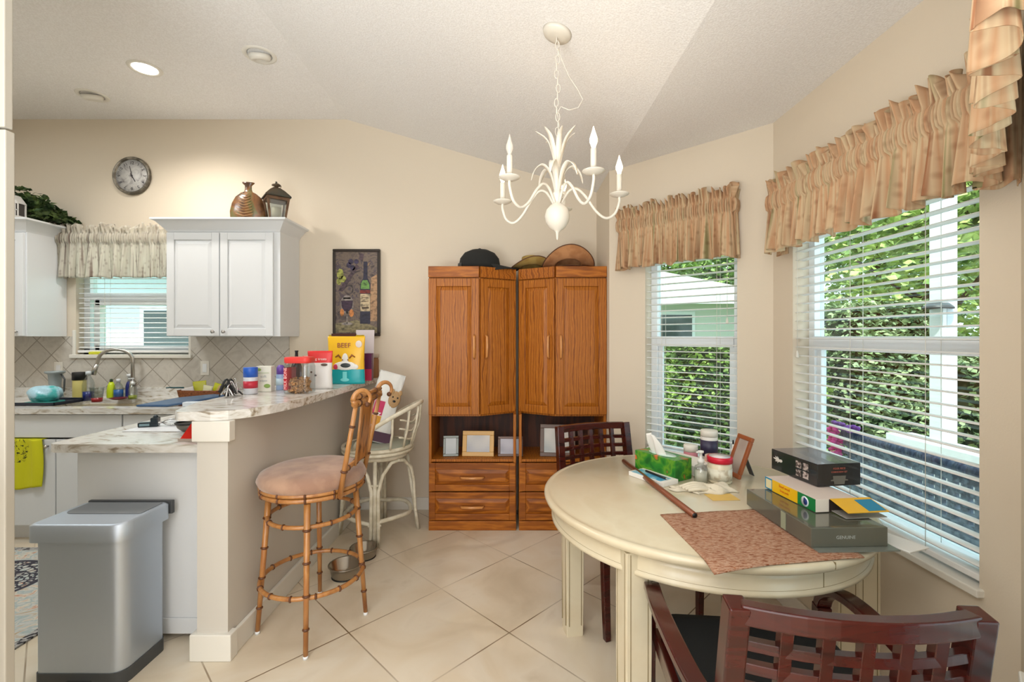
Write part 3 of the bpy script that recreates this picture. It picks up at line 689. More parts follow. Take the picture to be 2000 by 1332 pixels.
cowboy('suede_hat', 'pale brown hat lying under the large tan cowboy hat', (.44, 3.57, 1.9065), R(-3), (178, 142, 122), (158, 122, 104), .92, .012, 0, .03, .17)
# ------------------------------------------------------------------ bamboo bar stool
def bamboo(m, p0, p1, r0, r1, step=.13, off=.05):
    p0 = Vector(p0); p1 = Vector(p1); L = (p1-p0).length; d = (p1-p0).normalized()
    m.mi(0).tube([p0, p1], [r0, r1], 10)
    s = off; m.mi(1)
    while s < L-.02:
        r_ = r0+(r1-r0)*s/L; c = p0+d*s; m.tube([c-d*.006, c-d*.002, c+d*.002, c+d*.006], [r_*1.02, r_*1.38, r_*1.38, r_*1.02], 10); s += step
    m.mi(0)
def bring(m, c, rx, ry, r_, n=12):
    P = [(c[0]+rx*math.cos(2*PI*k/48), c[1]+ry*math.sin(2*PI*k/48), c[2]) for k in range(48)]; m.mi(0).tube(P, r_, 9, closed=True); m.mi(1)
    for j in range(n):
        a = 2*PI*(j+.5)/n; q = [(c[0]+rx*math.cos(a+e), c[1]+ry*math.sin(a+e), c[2]) for e in (-.022, -.008, .008, .022)]; m.tube(q, [r_, r_*1.4, r_*1.4, r_], 9)
    m.mi(0)
t = thing('bamboo_bar_stool', 'bamboo swivel bar stool with round tan cushion, nearest the camera', 'bar stool', (-.972, 2.255, 0), 0)
feet = [(.076, -.255), (-.226, -.086), (.235, .065), (-.072, .25)]
for fx, fy in feet:
    m = MB(); tx, ty_ = fx*.80, fy*.80; bamboo(m, (fx, fy, .012), (tx, ty_, .655), .0105, .0145, .14, .11); lg = m.build('leg', [M_bamboo, M_node], t)
    MB().lathe([(.011, 0), (.011, .014), (0, .014)], 10, (fx, fy, 0)).build('foot_cap', M_vinyl, lg)
m = MB(); bring(m, (0, 0, .245), .232, .232, .0105, 14); m.build('foot_ring', [M_bamboo, M_node], t)
m = MB(); bring(m, (0, 0, .545), .20, .20, .010, 12); m.build('upper_ring', [M_bamboo, M_node], t)
m = MB(); m.lathe([(.0, .655), (.21, .655), (.226, .662), (.226, .674), (.21, .68), (0, .68)], 40); bring(m, (0, 0, .672), .228, .228, .011, 12); bring(m, (0, 0, .694), .232, .232, .009, 12); m.build('seat_frame', [M_bamboo, M_node], t)
m = MB(); m.lathe([(0, .688), (.20, .688), (.236, .70), (.248, .725), (.236, .752), (.20, .768), (.12, .776), (0, .778)], 48); m.build('seat_cushion', M_cushion, t)
tb = M_bamboo
for sy in (-1, 1):
    m = MB(); bamboo(m, (.19, sy*.165, .67), (.275, sy*.185, 1.115), .013, .010, .21, .12); m.build('back_post', [M_bamboo, M_node], t)
m = MB()
m.sweep([(.232, 0, .80), (.262, 0, 1.085)], .15, .009, up=(1, 0, 0)); 
m.build('back_splat', ramp_mat('splat_oak', [(.35, (90, 50, 22)), (.45, (176, 112, 54)), (.7, (190, 128, 66))], 7, (3, 3, 1), .35, 4, 1.5, coat=.4), t, bevel=.003)
m = MB(); bamboo(m, (.209, -.165, .79), (.209, .165, .79), .011, .011, .11, .05); bamboo(m, (.268, -.20, 1.095), (.268, .20, 1.095), .014, .014, .12, .06); bamboo(m, (.272, -.19, 1.125), (.272, .19, 1.125), .011, .011, .12, .05)
bamboo(m, (.232, -.08, .79), (.266, -.085, 1.09), .006, .006, .3, .9); bamboo(m, (.232, .08, .79), (.266, .085, 1.09), .006, .006, .3, .9)
m.build('back_rails', [M_bamboo, M_node], t)
for sy in (-1, 1):
    c = Vector((.292, sy*.185, 1.125)); P = []
    for k in range(0, 20):
        a = PI-PI*k/15; rr_ = .046-.0010*k; P.append((c.x+rr_*math.cos(a)*.8+.012, c.y+rr_*math.cos(a)*.6, c.z-.01+rr_*1.1*math.sin(a)))
    m = MB(); m.tube(P, [.0125-.0003*k for k in range(20)], 10); m.mi(1).ball(P[-1], .0125); m.mi(0).tube([P[0], (.275, sy*.185, 1.09)], [.012, .012], 10); m.build('curled_finial', [M_bamboo, M_node], t)
# ------------------------------------------------------------------ white rattan stool
t = thing('rattan_stool', 'cream rattan swivel stool against the back wall holding the pet food bag', 'bar stool', (-.955, 3.29, 0), 0)
feet = [(.045, -.245), (.265, .09), (-.27, -.02), (-.045, .255)]
for k, (fx, fy) in enumerate(feet):
    d = Vector((fx, fy, 0)).normalized(); s_ = Vector((-d.y, d.x, 0)); m = MB()
    for e in (-1, 0, 1):
        top = d*.205+s_*e*.03; bot = Vector((fx, fy, 0))+s_*e*.026
        if e == 0: m.tube([bot, Vector((d.x*.20, d.y*.20, .56))], .0135, 10)
        else:
            far = d*.12+s_*e*.155+Vector((0, 0, .545))
            m.tube([bot, bot*.92+Vector((0, 0, .15)), bot*.88+Vector((0, 0, .36)), bot*.80+s_*e*.028+Vector((0, 0, .46)), bot*.6+s_*e*.085+Vector((0, 0, .53)), far], .0125, 10)
    m.tube([Vector((fx, fy, 0))*.86+s_*-.042+Vector((0, 0, .40)), Vector((fx, fy, 0))*.86+s_*.042+Vector((0, 0, .40))], .008, 8)
    m.tube([Vector((fx, fy, 0))*.93+s_*-.042+Vector((0, 0, .14)), Vector((fx, fy, 0))*.93+s_*.042+Vector((0, 0, .14))], .008, 8)
    m.build('leg', M_rattan, t)
P = [(.225*math.cos(2*PI*k/40), .225*math.sin(2*PI*k/40), .15+.02*abs(math.sin(4*PI*k/40))) for k in range(40)]
MB().tube(P, .014, 10, closed=True).build('foot_ring', M_rattan, t)
m = MB(); m.lathe([(0, .548), (.19, .548), (.21, .56), (.21, .585), (.195, .59), (0, .59)], 36)
for z, r_ in ((.602, .235), (.628, .238)): m.tube([(r_*math.cos(2*PI*k/40), r_*math.sin(2*PI*k/40), z) for k in range(40)], .0135, 10, closed=True)
m.build('seat_frame', M_rattan, t)
MB().lathe([(0, .60), (.205, .60), (.222, .615), (.218, .637), (.18, .648), (0, .652)], 36).build('seat_cushion', mat('sage_vinyl', (166, 170, 154), .5), t)
def hoop(a):  # back hoop angle along the seat rim, +x back
    return (.238*math.cos(a), .238*math.sin(a))
P = []
for k in range(25):
    u = k/24; a = R(-118+236*u); h_ = math.sin(PI*u)**.8; r_ = .235+.05*h_
    P.append((r_*math.cos(a)+.02*h_, r_*math.sin(a), .632+.30*h_))
MB().tube(P, .0145, 10).build('back_hoop', M_rattan, t)
m = MB()
for a in (-55, -30, -8, 8, 30, 55):
    ar = R(a); b = Vector((.238*math.cos(ar), .238*math.sin(ar), .63)); u = (a+118)/236; h_ = math.sin(PI*u)**.8; r_ = .235+.05*h_
    e = Vector((r_*math.cos(ar*1.05)+.02*h_, r_*math.sin(ar*1.05), .632+.30*h_)); mid = (b+e)/2+Vector((.012, .022*(1 if a > 0 else -1), 0))
    m.tube([b, (b+mid)/2+Vector((0, -.01, 0)), mid, (e+mid)/2, e], .008, 8)
for z in (.70, .76, .82):
    m.tube([((.245+.12*(z-.63))*math.cos(R(a)), (.245+.12*(z-.63))*math.sin(R(a)), z+.015*math.sin(R(a*6))) for a in range(-42, 43, 6)], .006, 7)
m.build('back_lattice', M_rattan, t)
# ------------------------------------------------------------------ food bag on the rattan stool
def pouch(m, w, h, d, M, n=16, k=18, gus=.5, top=.012, crumple=0, seed=1, taper=0):
    rnd = random.Random(seed); a = [rnd.uniform(-1, 1) for _ in range(40)]
    rings = []
    for j in range(k+1):
        v = j/k; z = v*h; dd = d*(1-v**2.2)*(1-.25*(1-v)**4)+top*.15; ww = w*(1-.05*math.sin(PI*v))*(1-taper*v)
        rings.append([((ww/2)*(abs(math.cos(2*PI*i/n))**.55)*(1 if math.cos(2*PI*i/n) >= 0 else -1)+crumple*a[(i*3+j) % 40]*.5,
                       (dd/2)*(abs(math.sin(2*PI*i/n))**.8)*(1 if math.sin(2*PI*i/n) >= 0 else -1)+crumple*a[(i*7+j*5) % 40], z) for i in range(n)])
    v = [M @ Vector(p) for r in rings for p in r]; f = []
    for j in range(k):
        for i in range(n): q = j*n+i; b = j*n+(i+1) % n; f.append((q, b, b+n, q+n))
    f += [tuple(range(n))[::-1], tuple(range(k*n, (k+1)*n))]
    m.add(v, f, True); return m
t = thing('pet_food_bag', 'tall red and white pet food bag leaning on the rattan stool', 'bag', (-.985, 3.26, .655), rot=(R(-6), R(17), R(20)))
whp = mat('white_bag_film', (232, 232, 228), .35, bump=(30, .3, .006))
m = MB(); pouch(m, .225, .50, .13, T(0, 0, .004), n=28, k=24, crumple=.007, seed=4, top=.04, taper=.18); m.build('bag_body', whp, t)
m = MB(); m.box(-.118, -.075, -.062, .03, .03, .35); m.build('red_side_panel', mat('bag_red', (196, 22, 34), .35), t, bevel=.012)
def decal(t, name, x0, x1, z0, z1, y, rgb, **k): return MB().box(x0, x1, y-.0012, y+.0012, z0, z1).build(name, plain('paint_%d_%d_%d' % rgb, rgb), t, **k)
decal(t, 'pink_panel', -.07, .0, .19, .29, -.056, (196, 40, 96)); decal(t, 'orange_panel', -.07, .0, .12, .185, -.061, (214, 150, 40)); decal(t, 'purple_base', -.02, .105, .012, .08, -.062, (76, 40, 66))
m = MB(T(.055, -.052, .32)); m.ball((0, 0, 0), (.042, .008, .06)); m.ball((-.028, -.004, .052), (.014, .006, .02)); m.ball((.028, -.004, .052), (.014, .006, .02)); m.build('dog_picture', mat('dog_tan', (176, 140, 96), .6), t)
m = MB(T(.055, -.062, .325)); m.ball((-.016, 0, .01), .006); m.ball((.018, 0, .01), .006); m.ball((0, -.002, -.018), (.011, .004, .008)); m.build('dog_eyes', M_black, t)
# bowls
for n_, (x, y, r_, h_, l) in enumerate([(-.975, 2.70, .092, .07, 'stainless steel pet bowl, nearer of the two under the stool'), (-.94, 2.93, .085, .062, 'stainless steel pet bowl, farther one by the rattan stool')]):
    t = thing('pet_bowl', l, 'bowl', (x, y, 0), group='steel pet bowls on the floor'); del t['group']
    rr_ = r_
    m = MB(); m.lathe([(0, .0), (rr_*.80, .0), (rr_*.84, .006), (rr_*.98, h_-.006), (rr_*1.06, h_-.002), (rr_*1.06, h_+.001), (rr_*.96, h_), (rr_*.82, .012), (0, .009)], 40); m.build('bowl', M_pewter, t)
    MB().lathe([(rr_*.8, 0), (rr_*.86, 0), (rr_*.86, .005)], 32).build('rubber_base_ring', M_black, t)
# ------------------------------------------------------------------ chandelier
CX, CY = .195, 1.985
t = thing('chandelier', 'white five-arm candle chandelier with pineapple leaves', 'chandelier', (CX, CY, 1.86))
zc_ = ZC-(CX-XRI)*(ZC-ZS)/(XCR-XRI); sl = math.atan((ZC-ZS)/(XCR-XRI))
can = MB(T(0, 0, zc_-1.86) @ RY(sl)); can.lathe([(0, -.022), (.03, -.022), (.058, -.013), (.065, 0)], 30); can.build('canopy', M_chand, t)
m = MB(); m.lathe([(0, -.045), (.004, -.04), (.007, -.012), (.016, -.004), (.034, .008), (.050, .034), (.054, .058), (.047, .085), (.030, .104), (.018, .112), (.014, .12), (.022, .135), (.028, .15), (.016, .16), (.013, .20), (.017, .24), (.012, .30), (.009, .36), (.004, .40), (0, .405)], 28); m.build('column', M_chand, t)
# chain of links up to the canopy
m = MB(); z = .405; k = 0
while z < zc_-1.86-.03:
    Mz = T(.004*math.sin(k*1.3), 0, z) @ RZ(PI/2*(k % 2))
    P = [Mz @ Vector((.0085*math.cos(a), 0, .019*math.sin(a)+.017)) for a in [2*PI*j/16 for j in range(16)]]
    m.tube(P, .0019, 6, closed=True); z += .031; k += 1
m.build('chain', M_chand, t)
m = MB(); m.tube([(0, 0, zc_-1.88), (.012, .0, .75), (.05, 0, .66), (.09, 0, .60), (.11, 0, .56), (.09, 0, .525), (.05, 0, .515), (.015, 0, .53), (.0, 0, .50), (.01, .004, .45), (0, 0, .41)], .0018, 6); m.build('cord_loop', M_chand, t)
def smooth(P, n=5):
    P = [Vector(p) for p in P]; out = []
    for i in range(len(P)-1):
        p0 = P[max(i-1, 0)]; p1 = P[i]; p2 = P[i+1]; p3 = P[min(i+2, len(P)-1)]
        for k in range(n):
            s = k/n; out.append(.5*((2*p1)+(p2-p0)*s+(2*p0-5*p1+4*p2-p3)*s*s+(3*p1-p0-3*p2+p3)*s**3))
    return out+[P[-1]]
bulbm = mat('lit_bulb', (255, 226, 180), .2, emit=14); offb = mat('unlit_bulb', (236, 230, 220), .15, alpha=.55)
for k in range(5):
    a = R(-66+72*k); M_ = RZ(a)
    arm = MB(M_); arm.tube(smooth([(.016, 0, .112), (.05, 0, .165), (.085, 0, .178), (.125, 0, .145), (.17, 0, .085), (.215, 0, .055), (.255, 0, .075), (.275, 0, .125), (.275, 0, .152)]), .0058, 9); ao = arm.build('arm', M_chand, t)
    m = MB(M_ @ T(.275, 0, .152)); m.lathe([(.006, -.004), (.030, .002), (.041, .008), (.043, .011), (.03, .006), (.012, .003), (.012, .012), (0, .012)], 26); m.build('drip_pan', M_chand, ao)
    m = MB(M_ @ T(.275, 0, .158)); m.lathe([(.0115, 0), (.0115, .088), (.009, .09), (0, .09)], 16); m.build('candle_sleeve', M_chand, ao)
    m = MB(M_ @ T(.275, 0, .25)); m.lathe([(.0065, -.004), (.0085, .006), (.0145, .022), (.0145, .034), (.009, .052), (.004, .068), (.0018, .078), (0, .082)], 16)
    lit = k != 4
    b = m.build('candle_bulb', bulbm if lit else offb, ao)
    if lit:
        p = M_ @ Vector((.275, 0, .285)); l = light('bulb_light', 'POINT', (0, 0, 0), 5.2, (1, .74, .46), shadow_soft_size=.015); l.parent = b; l.location = p
        b.visible_shadow = True
def leaf(m, L_, W_, pts, M_, n=10):
    C = smooth(pts, 4); nn = len(C); v = []
    for i, c in enumerate(C):
        s = i/(nn-1); w_ = W_*math.sin(PI*min(1, .12+s*.88))**.8*(1-.1*s)
        for e in (-1, 0, 1): v.append(M_ @ Vector((c.x, e*w_, c.z+(.0 if e else -.006*(1-s)))))
    m.add(v, [(i*3+j, i*3+j+1, i*3+j+4, i*3+j+3) for i in range(nn-1) for j in (0, 1)], True)
for k in range(7):
    m = MB(); leaf(m, 1, .013, [(.008, 0, .27), (.022, 0, .33), (.045, 0, .39), (.085+.012*(k % 2), 0, .43-.012*(k % 3))], RZ(R(20+51.4*k))); m.build('leaf', M_chand, t, solid=.003)
for k in range(6):
    m = MB(); leaf(m, 1, .015, [(.010, 0, .16), (.03, 0, .24), (.065, 0, .275), (.10, 0, .25), (.115, 0, .205)], RZ(R(10+60*k))); m.build('leaf', M_chand, t, solid=.003)
# ------------------------------------------------------------------ ceiling fixtures
def downlight(x, y, label, lit, tilt=0):
    t = thing('recessed_light', label, 'ceiling light', (x, y, ZC))
    m = MB(); m.lathe([(.098, 0), (.094, -.006), (.076, -.007), (.070, -.001)], 36, cap=''); m.build('trim_ring', M_trim, t)
    if lit:
        MB().lathe([(.070, -.003), (0, -.006)], 30).build('lamp', mat('lamp_glow', (255, 248, 236), .3, emit=9), t)
        l = light('recessed_light_lamp', 'SPOT', (x, y, ZC-.03), 62, (1, .95, .88), spot_size=R(150), spot_blend=.7, shadow_soft_size=.06); l.parent = t; l.matrix_parent_inverse = T(-x, -y, -ZC)
    else:
        m = MB(T(0, 0, -.002) @ RX(R(tilt))); m.lathe([(.068, .0), (.060, -.022), (.050, -.030), (.034, -.032), (.03, -.022), (0, -.020)], 30); m.build('eyeball', M_trim, t)
        MB().lathe([(.070, -.0012), (.068, -.0014)], 30, cap='').build('gap', M_dgrey, t)
downlight(-2.405, 3.02, 'lit recessed ceiling light over the kitchen', True)
downlight(-3.06, 3.36, 'unlit eyeball ceiling light nearest the kitchen window', False, 18)
downlight(-1.575, 2.875, 'unlit eyeball ceiling light right of the lit one', False, 18)
# ------------------------------------------------------------------ clock and painting
t = thing('wall_clock', 'round distressed grey wall clock above the kitchen window', 'clock', (-3.065, YB, 2.695), rot=(R(90), 0, 0))
MB().lathe([(.148, 0), (.154, .008), (.152, .022), (.142, .032), (.132, .026), (.130, .012)], 48).build('rim', mat('aged_silver', (152, 146, 134), .4, .7, mix=((98, 92, 82), 20, (1, 1, 1), 4, (.4, .6))), t)
MB().lathe([(.134, .008), (.134, .013), (0, .013)], 48).build('dial', ramp_mat('distressed_dial', [(.3, (120, 112, 112)), (.45, (196, 194, 192)), (.6, (214, 212, 208)), (.75, (140, 132, 136))], 13, (1, 1, 1), .4, 6, 1.5), t)
m = MB()
for k in range(12):
    a = R(90-30*(k+1)); m.text(str(k+1), .034, T(.103*math.cos(a), .103*math.sin(a), .0142) @ RZ(a-R(90)))
m.build('numerals', mat('clock_ink', (70, 66, 72), .6), t)
m = MB(T(0, 0, .0155)); m.box(-.003, .003, -.02, .055, 0, .001, RZ(R(-150))); m.box(-.002, .002, -.02, .08, .0012, .002, RZ(R(12))); m.lathe([(.008, 0), (.008, .004), (0, .004)], 14); m.build('hands', mat('clock_ink', (70, 66, 72), .6), t)
def flat(m, pts, y=0): return m.prism(pts, y, y+.0008, UP)
t = thing('wall_painting', 'dark framed painting of a wine bottle and glass on the back wall', 'painting', (-1.252, YB-.03, 1.402))
m = MB(); W2, H2_, f = .19, .70, .022; m.box(-W2, W2, 0, .028, 0, f); m.box(-W2, W2, 0, .028, H2_-f, H2_); m.box(-W2, -W2+f, 0, .028, f, H2_-f); m.box(W2-f, W2, 0, .028, f, H2_-f); m.build('frame', mat('espresso_frame', (44, 34, 28), .35), t, bevel=.004)
MB().box(-W2+f, W2-f, .008, .02, f, H2_-f).build('canvas', ramp_mat('painted_canvas', [(.3, (46, 40, 44)), (.42, (92, 80, 76)), (.52, (120, 104, 90)), (.62, (70, 62, 74)), (.75, (146, 120, 86))], 9, (1, 1, 1.2), .6, 6, 2.5), t)
def pc_(name, rgb, shapes, y=.0072):
    m = MB(T(0, y, 0))
    for s_ in shapes: flat(m, s_)
    m.build(name, mat('oil_%d_%d_%d' % rgb, rgb, .5, mix=(tuple(int(c*.5) for c in rgb), 34, (1, 1, 1.5), 5, (.42, .7))), t)
def ell(cx, cz, rx, rz, n=20): return [(cx+rx*math.cos(2*PI*k/n), cz+rz*math.sin(2*PI*k/n)) for k in range(n)]
pc_('painted_ground', (178, 140, 104), [[(.105, .12), (.168, .12), (.168, .5), (.12, .47), (.11, .3)]], .0078)
pc_('painted_table', (142, 130, 96), [[(-.168, .03), (.168, .03), (.168, .07), (.0, .13), (-.168, .10)]], .0076)
pc_('painted_bottle', (44, 40, 62), [[(.03, .10), (.112, .10), (.112, .42), (.09, .47), (.088, .60), (.058, .60), (.056, .47), (.03, .42)]])
pc_('painted_bottle_green', (110, 156, 78), [[(.036, .38), (.106, .38), (.104, .42), (.088, .45), (.052, .45), (.036, .42)]], .0066)
pc_('painted_bottle_band', (128, 44, 34), [[(.03, .345), (.112, .345), (.112, .37), (.03, .37)]], .0066)
pc_('painted_bottle_label', (206, 186, 150), [[(.032, .20), (.110, .20), (.110, .34), (.032, .34)]], .0066)
pc_('painted_label_strokes', (90, 70, 50), [[(.045, .305), (.095, .31), (.095, .315), (.045, .31)], [(.04, .275), (.10, .28), (.10, .285), (.04, .28)], [(.045, .22), (.1, .222), (.1, .236), (.045, .234)]], .006)
pc_('painted_glass', (150, 140, 134), [[(-.105, .30), (-.045, .30), (-.045, .31), (-.105, .31)], ell(-.075, .255, .052, .075), [(-.079, .10), (-.071, .10), (-.071, .2), (-.079, .2)], ell(-.075, .10, .045, .012)])
pc_('painted_wine', (62, 40, 62), [[(-.123, .285), (-.027, .285), (-.033, .235), (-.055, .20), (-.095, .20), (-.117, .235)]], .0066)
pc_('painted_glow', (206, 132, 70), [ell(-.115, .19, .016, .03), ell(-.04, .185, .02, .03)], .0064)
pc_('painted_leaves', (170, 172, 84), [ell(-.13, .50, .028, .045, 7), ell(-.105, .46, .024, .03, 6), ell(-.14, .44, .02, .03, 7)])
pc_('painted_vine', (84, 66, 74), [[(-.15, .36), (-.11, .36), (.02, .56), (0, .58)], [(.02, .62), (.05, .60), (.06, .66), (.03, .67)]])
pc_('painted_grapes', (64, 54, 84), [ell(-.03, .55, .02, .022), ell(-.06, .57, .02, .022), ell(-.045, .60, .02, .022), ell(.0, .60, .018, .02)])
# ------------------------------------------------------------------ items on top of the cabinets
zt = 1.40+.865+.0006
t = thing('bottle_vase', 'brown embossed flask vase on the right wall cabinet', 'vase', (-1.985, 3.47, zt), R(10))
vm = ramp_mat('glazed_amber', [(.35, (74, 50, 32)), (.48, (128, 84, 46)), (.56, (96, 96, 54)), (.68, (158, 100, 52))], 5, (1, 1, 1), .22, 5, 1.2, coat=.6)
m = MB(); m.lathe([(0, 0), (.115, 0), (.125, .02), (.128, .07), (.115, .13), (.09, .18), (.055, .21), (.03, .222), (.024, .24), (.024, .268), (.042, .285), (.044, .292), (.02, .288), (.018, .25)], 40, sx=1, sy=.42); m.build('body', vm, t)
m = MB()
for k in range(9):
    z = .03+.02*k; w_ = .062-.004*k
    P = []
    for j in range(13):
        x = -w_+2*w_*j/12; zz = z+.018*(abs(x)/w_)**1.5*1.0; e = (x+.01)/.128; rr_ = .128 if zz < .07 else .128-.5*(zz-.07)**1.35*1.2
        q = 1-((x-.01)/rr_)**2; P.append((x-.01, -rr_*.42*math.sqrt(max(q, .05))-.0005, zz))
    m.tube(P, .0022, 6)
m.build('fern_relief', mat('relief_gold', (168, 128, 78), .35), t)
t = thing('candle_lantern', 'brown metal candle lantern beside the flask vase', 'lantern', (-1.775, 3.47, zt), R(38))
lm = mat('bronze_metal', (92, 68, 50), .5, .5, mix=((120, 92, 70), 14, (1, 1, 1), 3, (.4, .6))); rm_ = mat('verdigris_roof', (72, 74, 66), .5, .5, mix=((96, 80, 62), 9, (1, 1, 1), 3, (.4, .6)))
m = MB()
hb, ht = .058, .078
m.box(-hb, hb, -hb, hb, 0, .012)
for sx in (-1, 1):
    for sy in (-1, 1): m.sweep([(sx*(hb-.008), sy*(hb-.008), .01), (sx*(ht-.008), sy*(ht-.008), .155)], .015, .015, up=(1, 0, 0))
m.box(-ht, ht, -ht, ht, .150, .172); m.build('frame', lm, t, bevel=.002)
m = MB(); loft(m, [[(x*a, y*a, z) for x, y in ((-1, -1), (1, -1), (1, 1), (-1, 1))] for a, z in ((.088, .172), (.086, .182), (.05, .225), (.022, .25))], sm=False); m.lathe([(.014, .25), (.014, .262), (.032, .268), (.03, .275), (.012, .282), (.006, .29), (.008, .297), (0, .302)], 14)
m.build('roof', rm_, t)
MB().tube([(.034*math.cos(a), .0, .268+.02*math.sin(a)) for a in [R(k) for k in range(-60, 100, 20)]], .002, 6).build('ring_handle', lm, t)
MB().lathe([(0, .012), (.032, .012), (.032, .10), (.028, .105), (0, .102)], 20).build('candle', mat('ivory_wax', (236, 222, 190), .5), t)
m = MB()
for k in range(4): m.M = RZ(PI/2*k); m.box(-.05, .05, -.062, -.061, .012, .15)
m.build('glass_panes', M_clear, t)
# ivy and ornament left
def leaves(m, pts, size, rnd, spread=1.0):
    for p in pts:
        a, b_, c = rnd.uniform(0, 2*PI), rnd.uniform(-.9, .9), rnd.uniform(-.9, .9); s = size*rnd.uniform(.7, 1.3)
        Mx = Matrix.Translation(p) @ Euler((b_, c, a)).to_matrix().to_4x4()
        m.add([Mx @ Vector(q) for q in ((0, -s*.5, 0), (s*.42, -s*.1, s*.08), (0, s*.6, 0), (-s*.42, -s*.1, s*.08))], [(0, 1, 2), (0, 2, 3)], False)
rnd = random.Random(11)
t = thing('ivy_plant', 'trailing green artificial ivy on the left wall cabinet', 'plant', (-3.68, 3.50, zt))
m = MB(); pts = []
for _ in range(700):
    x = rnd.uniform(-.12, .20); y = rnd.uniform(-.10, .20); q = min(1, max(0, (x+.12)*1.6+(y+.10)*1.6)); top = .24*(1-q**1.4)+.05; pts.append(Vector((x, y, rnd.uniform(.025, top))))
leaves(m, pts, .042, rnd); m.build('foliage', M_leafd, t)
m = MB()
for k in range(6):
    y = rnd.uniform(-.07, .08); m.tube([(-.10, y, .01), (-.06, y+.02, .10+.01*k), (.03, y, .07), (.12, y+.04, .02)], .002, 5)
m.build('stems', mat('ivy_stem', (60, 60, 34), .7), t)
t = thing('birdcage_ornament', 'small white house-shaped ornament in front of the ivy', 'ornament', (-3.625, 3.37, zt))
wi = mat('ornament_white', (206, 202, 196), .6)
m = MB(); m.box(-.045, .045, -.03, .03, 0, .012); m.prism([(-.048, .10), (.048, .10), (0, .165)], -.03, .03, UP)
for k in range(5): m.box(-.045+.0205*k, -.037+.0205*k, -.03, -.024, .012, .10)
m.box(-.045, .045, -.03, -.024, .05, .058); m.box(-.045, .045, .02, .03, .012, .10); m.build('house', wi, t, bevel=.001)
m = MB(); m.box(-.04, .04, -.02, .018, .0125, .0995); m.build('dark_inside', mat('ornament_dark', (66, 60, 56), .8), t)
# ------------------------------------------------------------------ dining table
TX, TY, TR, TZ = .75, 1.90, .615, .76
t = thing('dining_table', 'round antique cream dining table with square legs', 'table', (TX, TY, 0))
m = MB(); m.lathe([(0, .722), (TR-.03, .722), (TR-.012, .726), (TR-.004, .732), (TR, .742), (TR, .750), (TR-.006, .757), (TR-.018, .759), (TR-.024, .7565), (TR-.03, .76), (0, .76)], 120); m.build('tabletop', M_table, t)
m = MB(); m.lathe([(TR-.065, .722), (TR-.04, .722), (TR-.037, .70), (TR-.037, .668), (TR-.030, .664), (TR-.030, .652), (TR-.042, .648), (TR-.065, .648)], 120); m.build('apron', M_table, t)
m = MB()
for a in (R(-74), R(106)): m.box(TR-.0372, TR-.0362, -.0012, .0012, .655, .722, RZ(a)); m.box(TR-.02, TR+.0004, -.001, .001, .738, .7575, RZ(a))
m.lathe([(TR-.0368, .667), (TR-.0364, .667), (TR-.0364, .6685), (TR-.0368, .6685)], 120); m.build('leaf_seam', M_tabled, t)
for a in (148, 49, 229, -32):
    ar = R(a); lx, ly = .545*math.cos(ar), .545*math.sin(ar); m = MB(T(lx, ly, 0) @ RZ(R(10))); hw = .043
    v = []; loft(m, [[(x*q, y*q, z) for x, y in ((-hw, -hw), (hw, -hw), (hw, hw), (-hw, hw))] for q, z in ((.92, 0), (1, .40), (1, .74 if False else .721))], sm=False); lg = m.build('leg', M_table, t, bevel=.003)
    m = MB(T(lx, ly, 0) @ RZ(R(10)))
    for k in range(4):
        m2 = RZ(PI/2*k)
        for x in (-.030, .028): m.box(x, x+.0025, -hw-.0006, -hw+.004, .05, .715, m2)
    m.build('glaze_groove', M_tabled, lg)
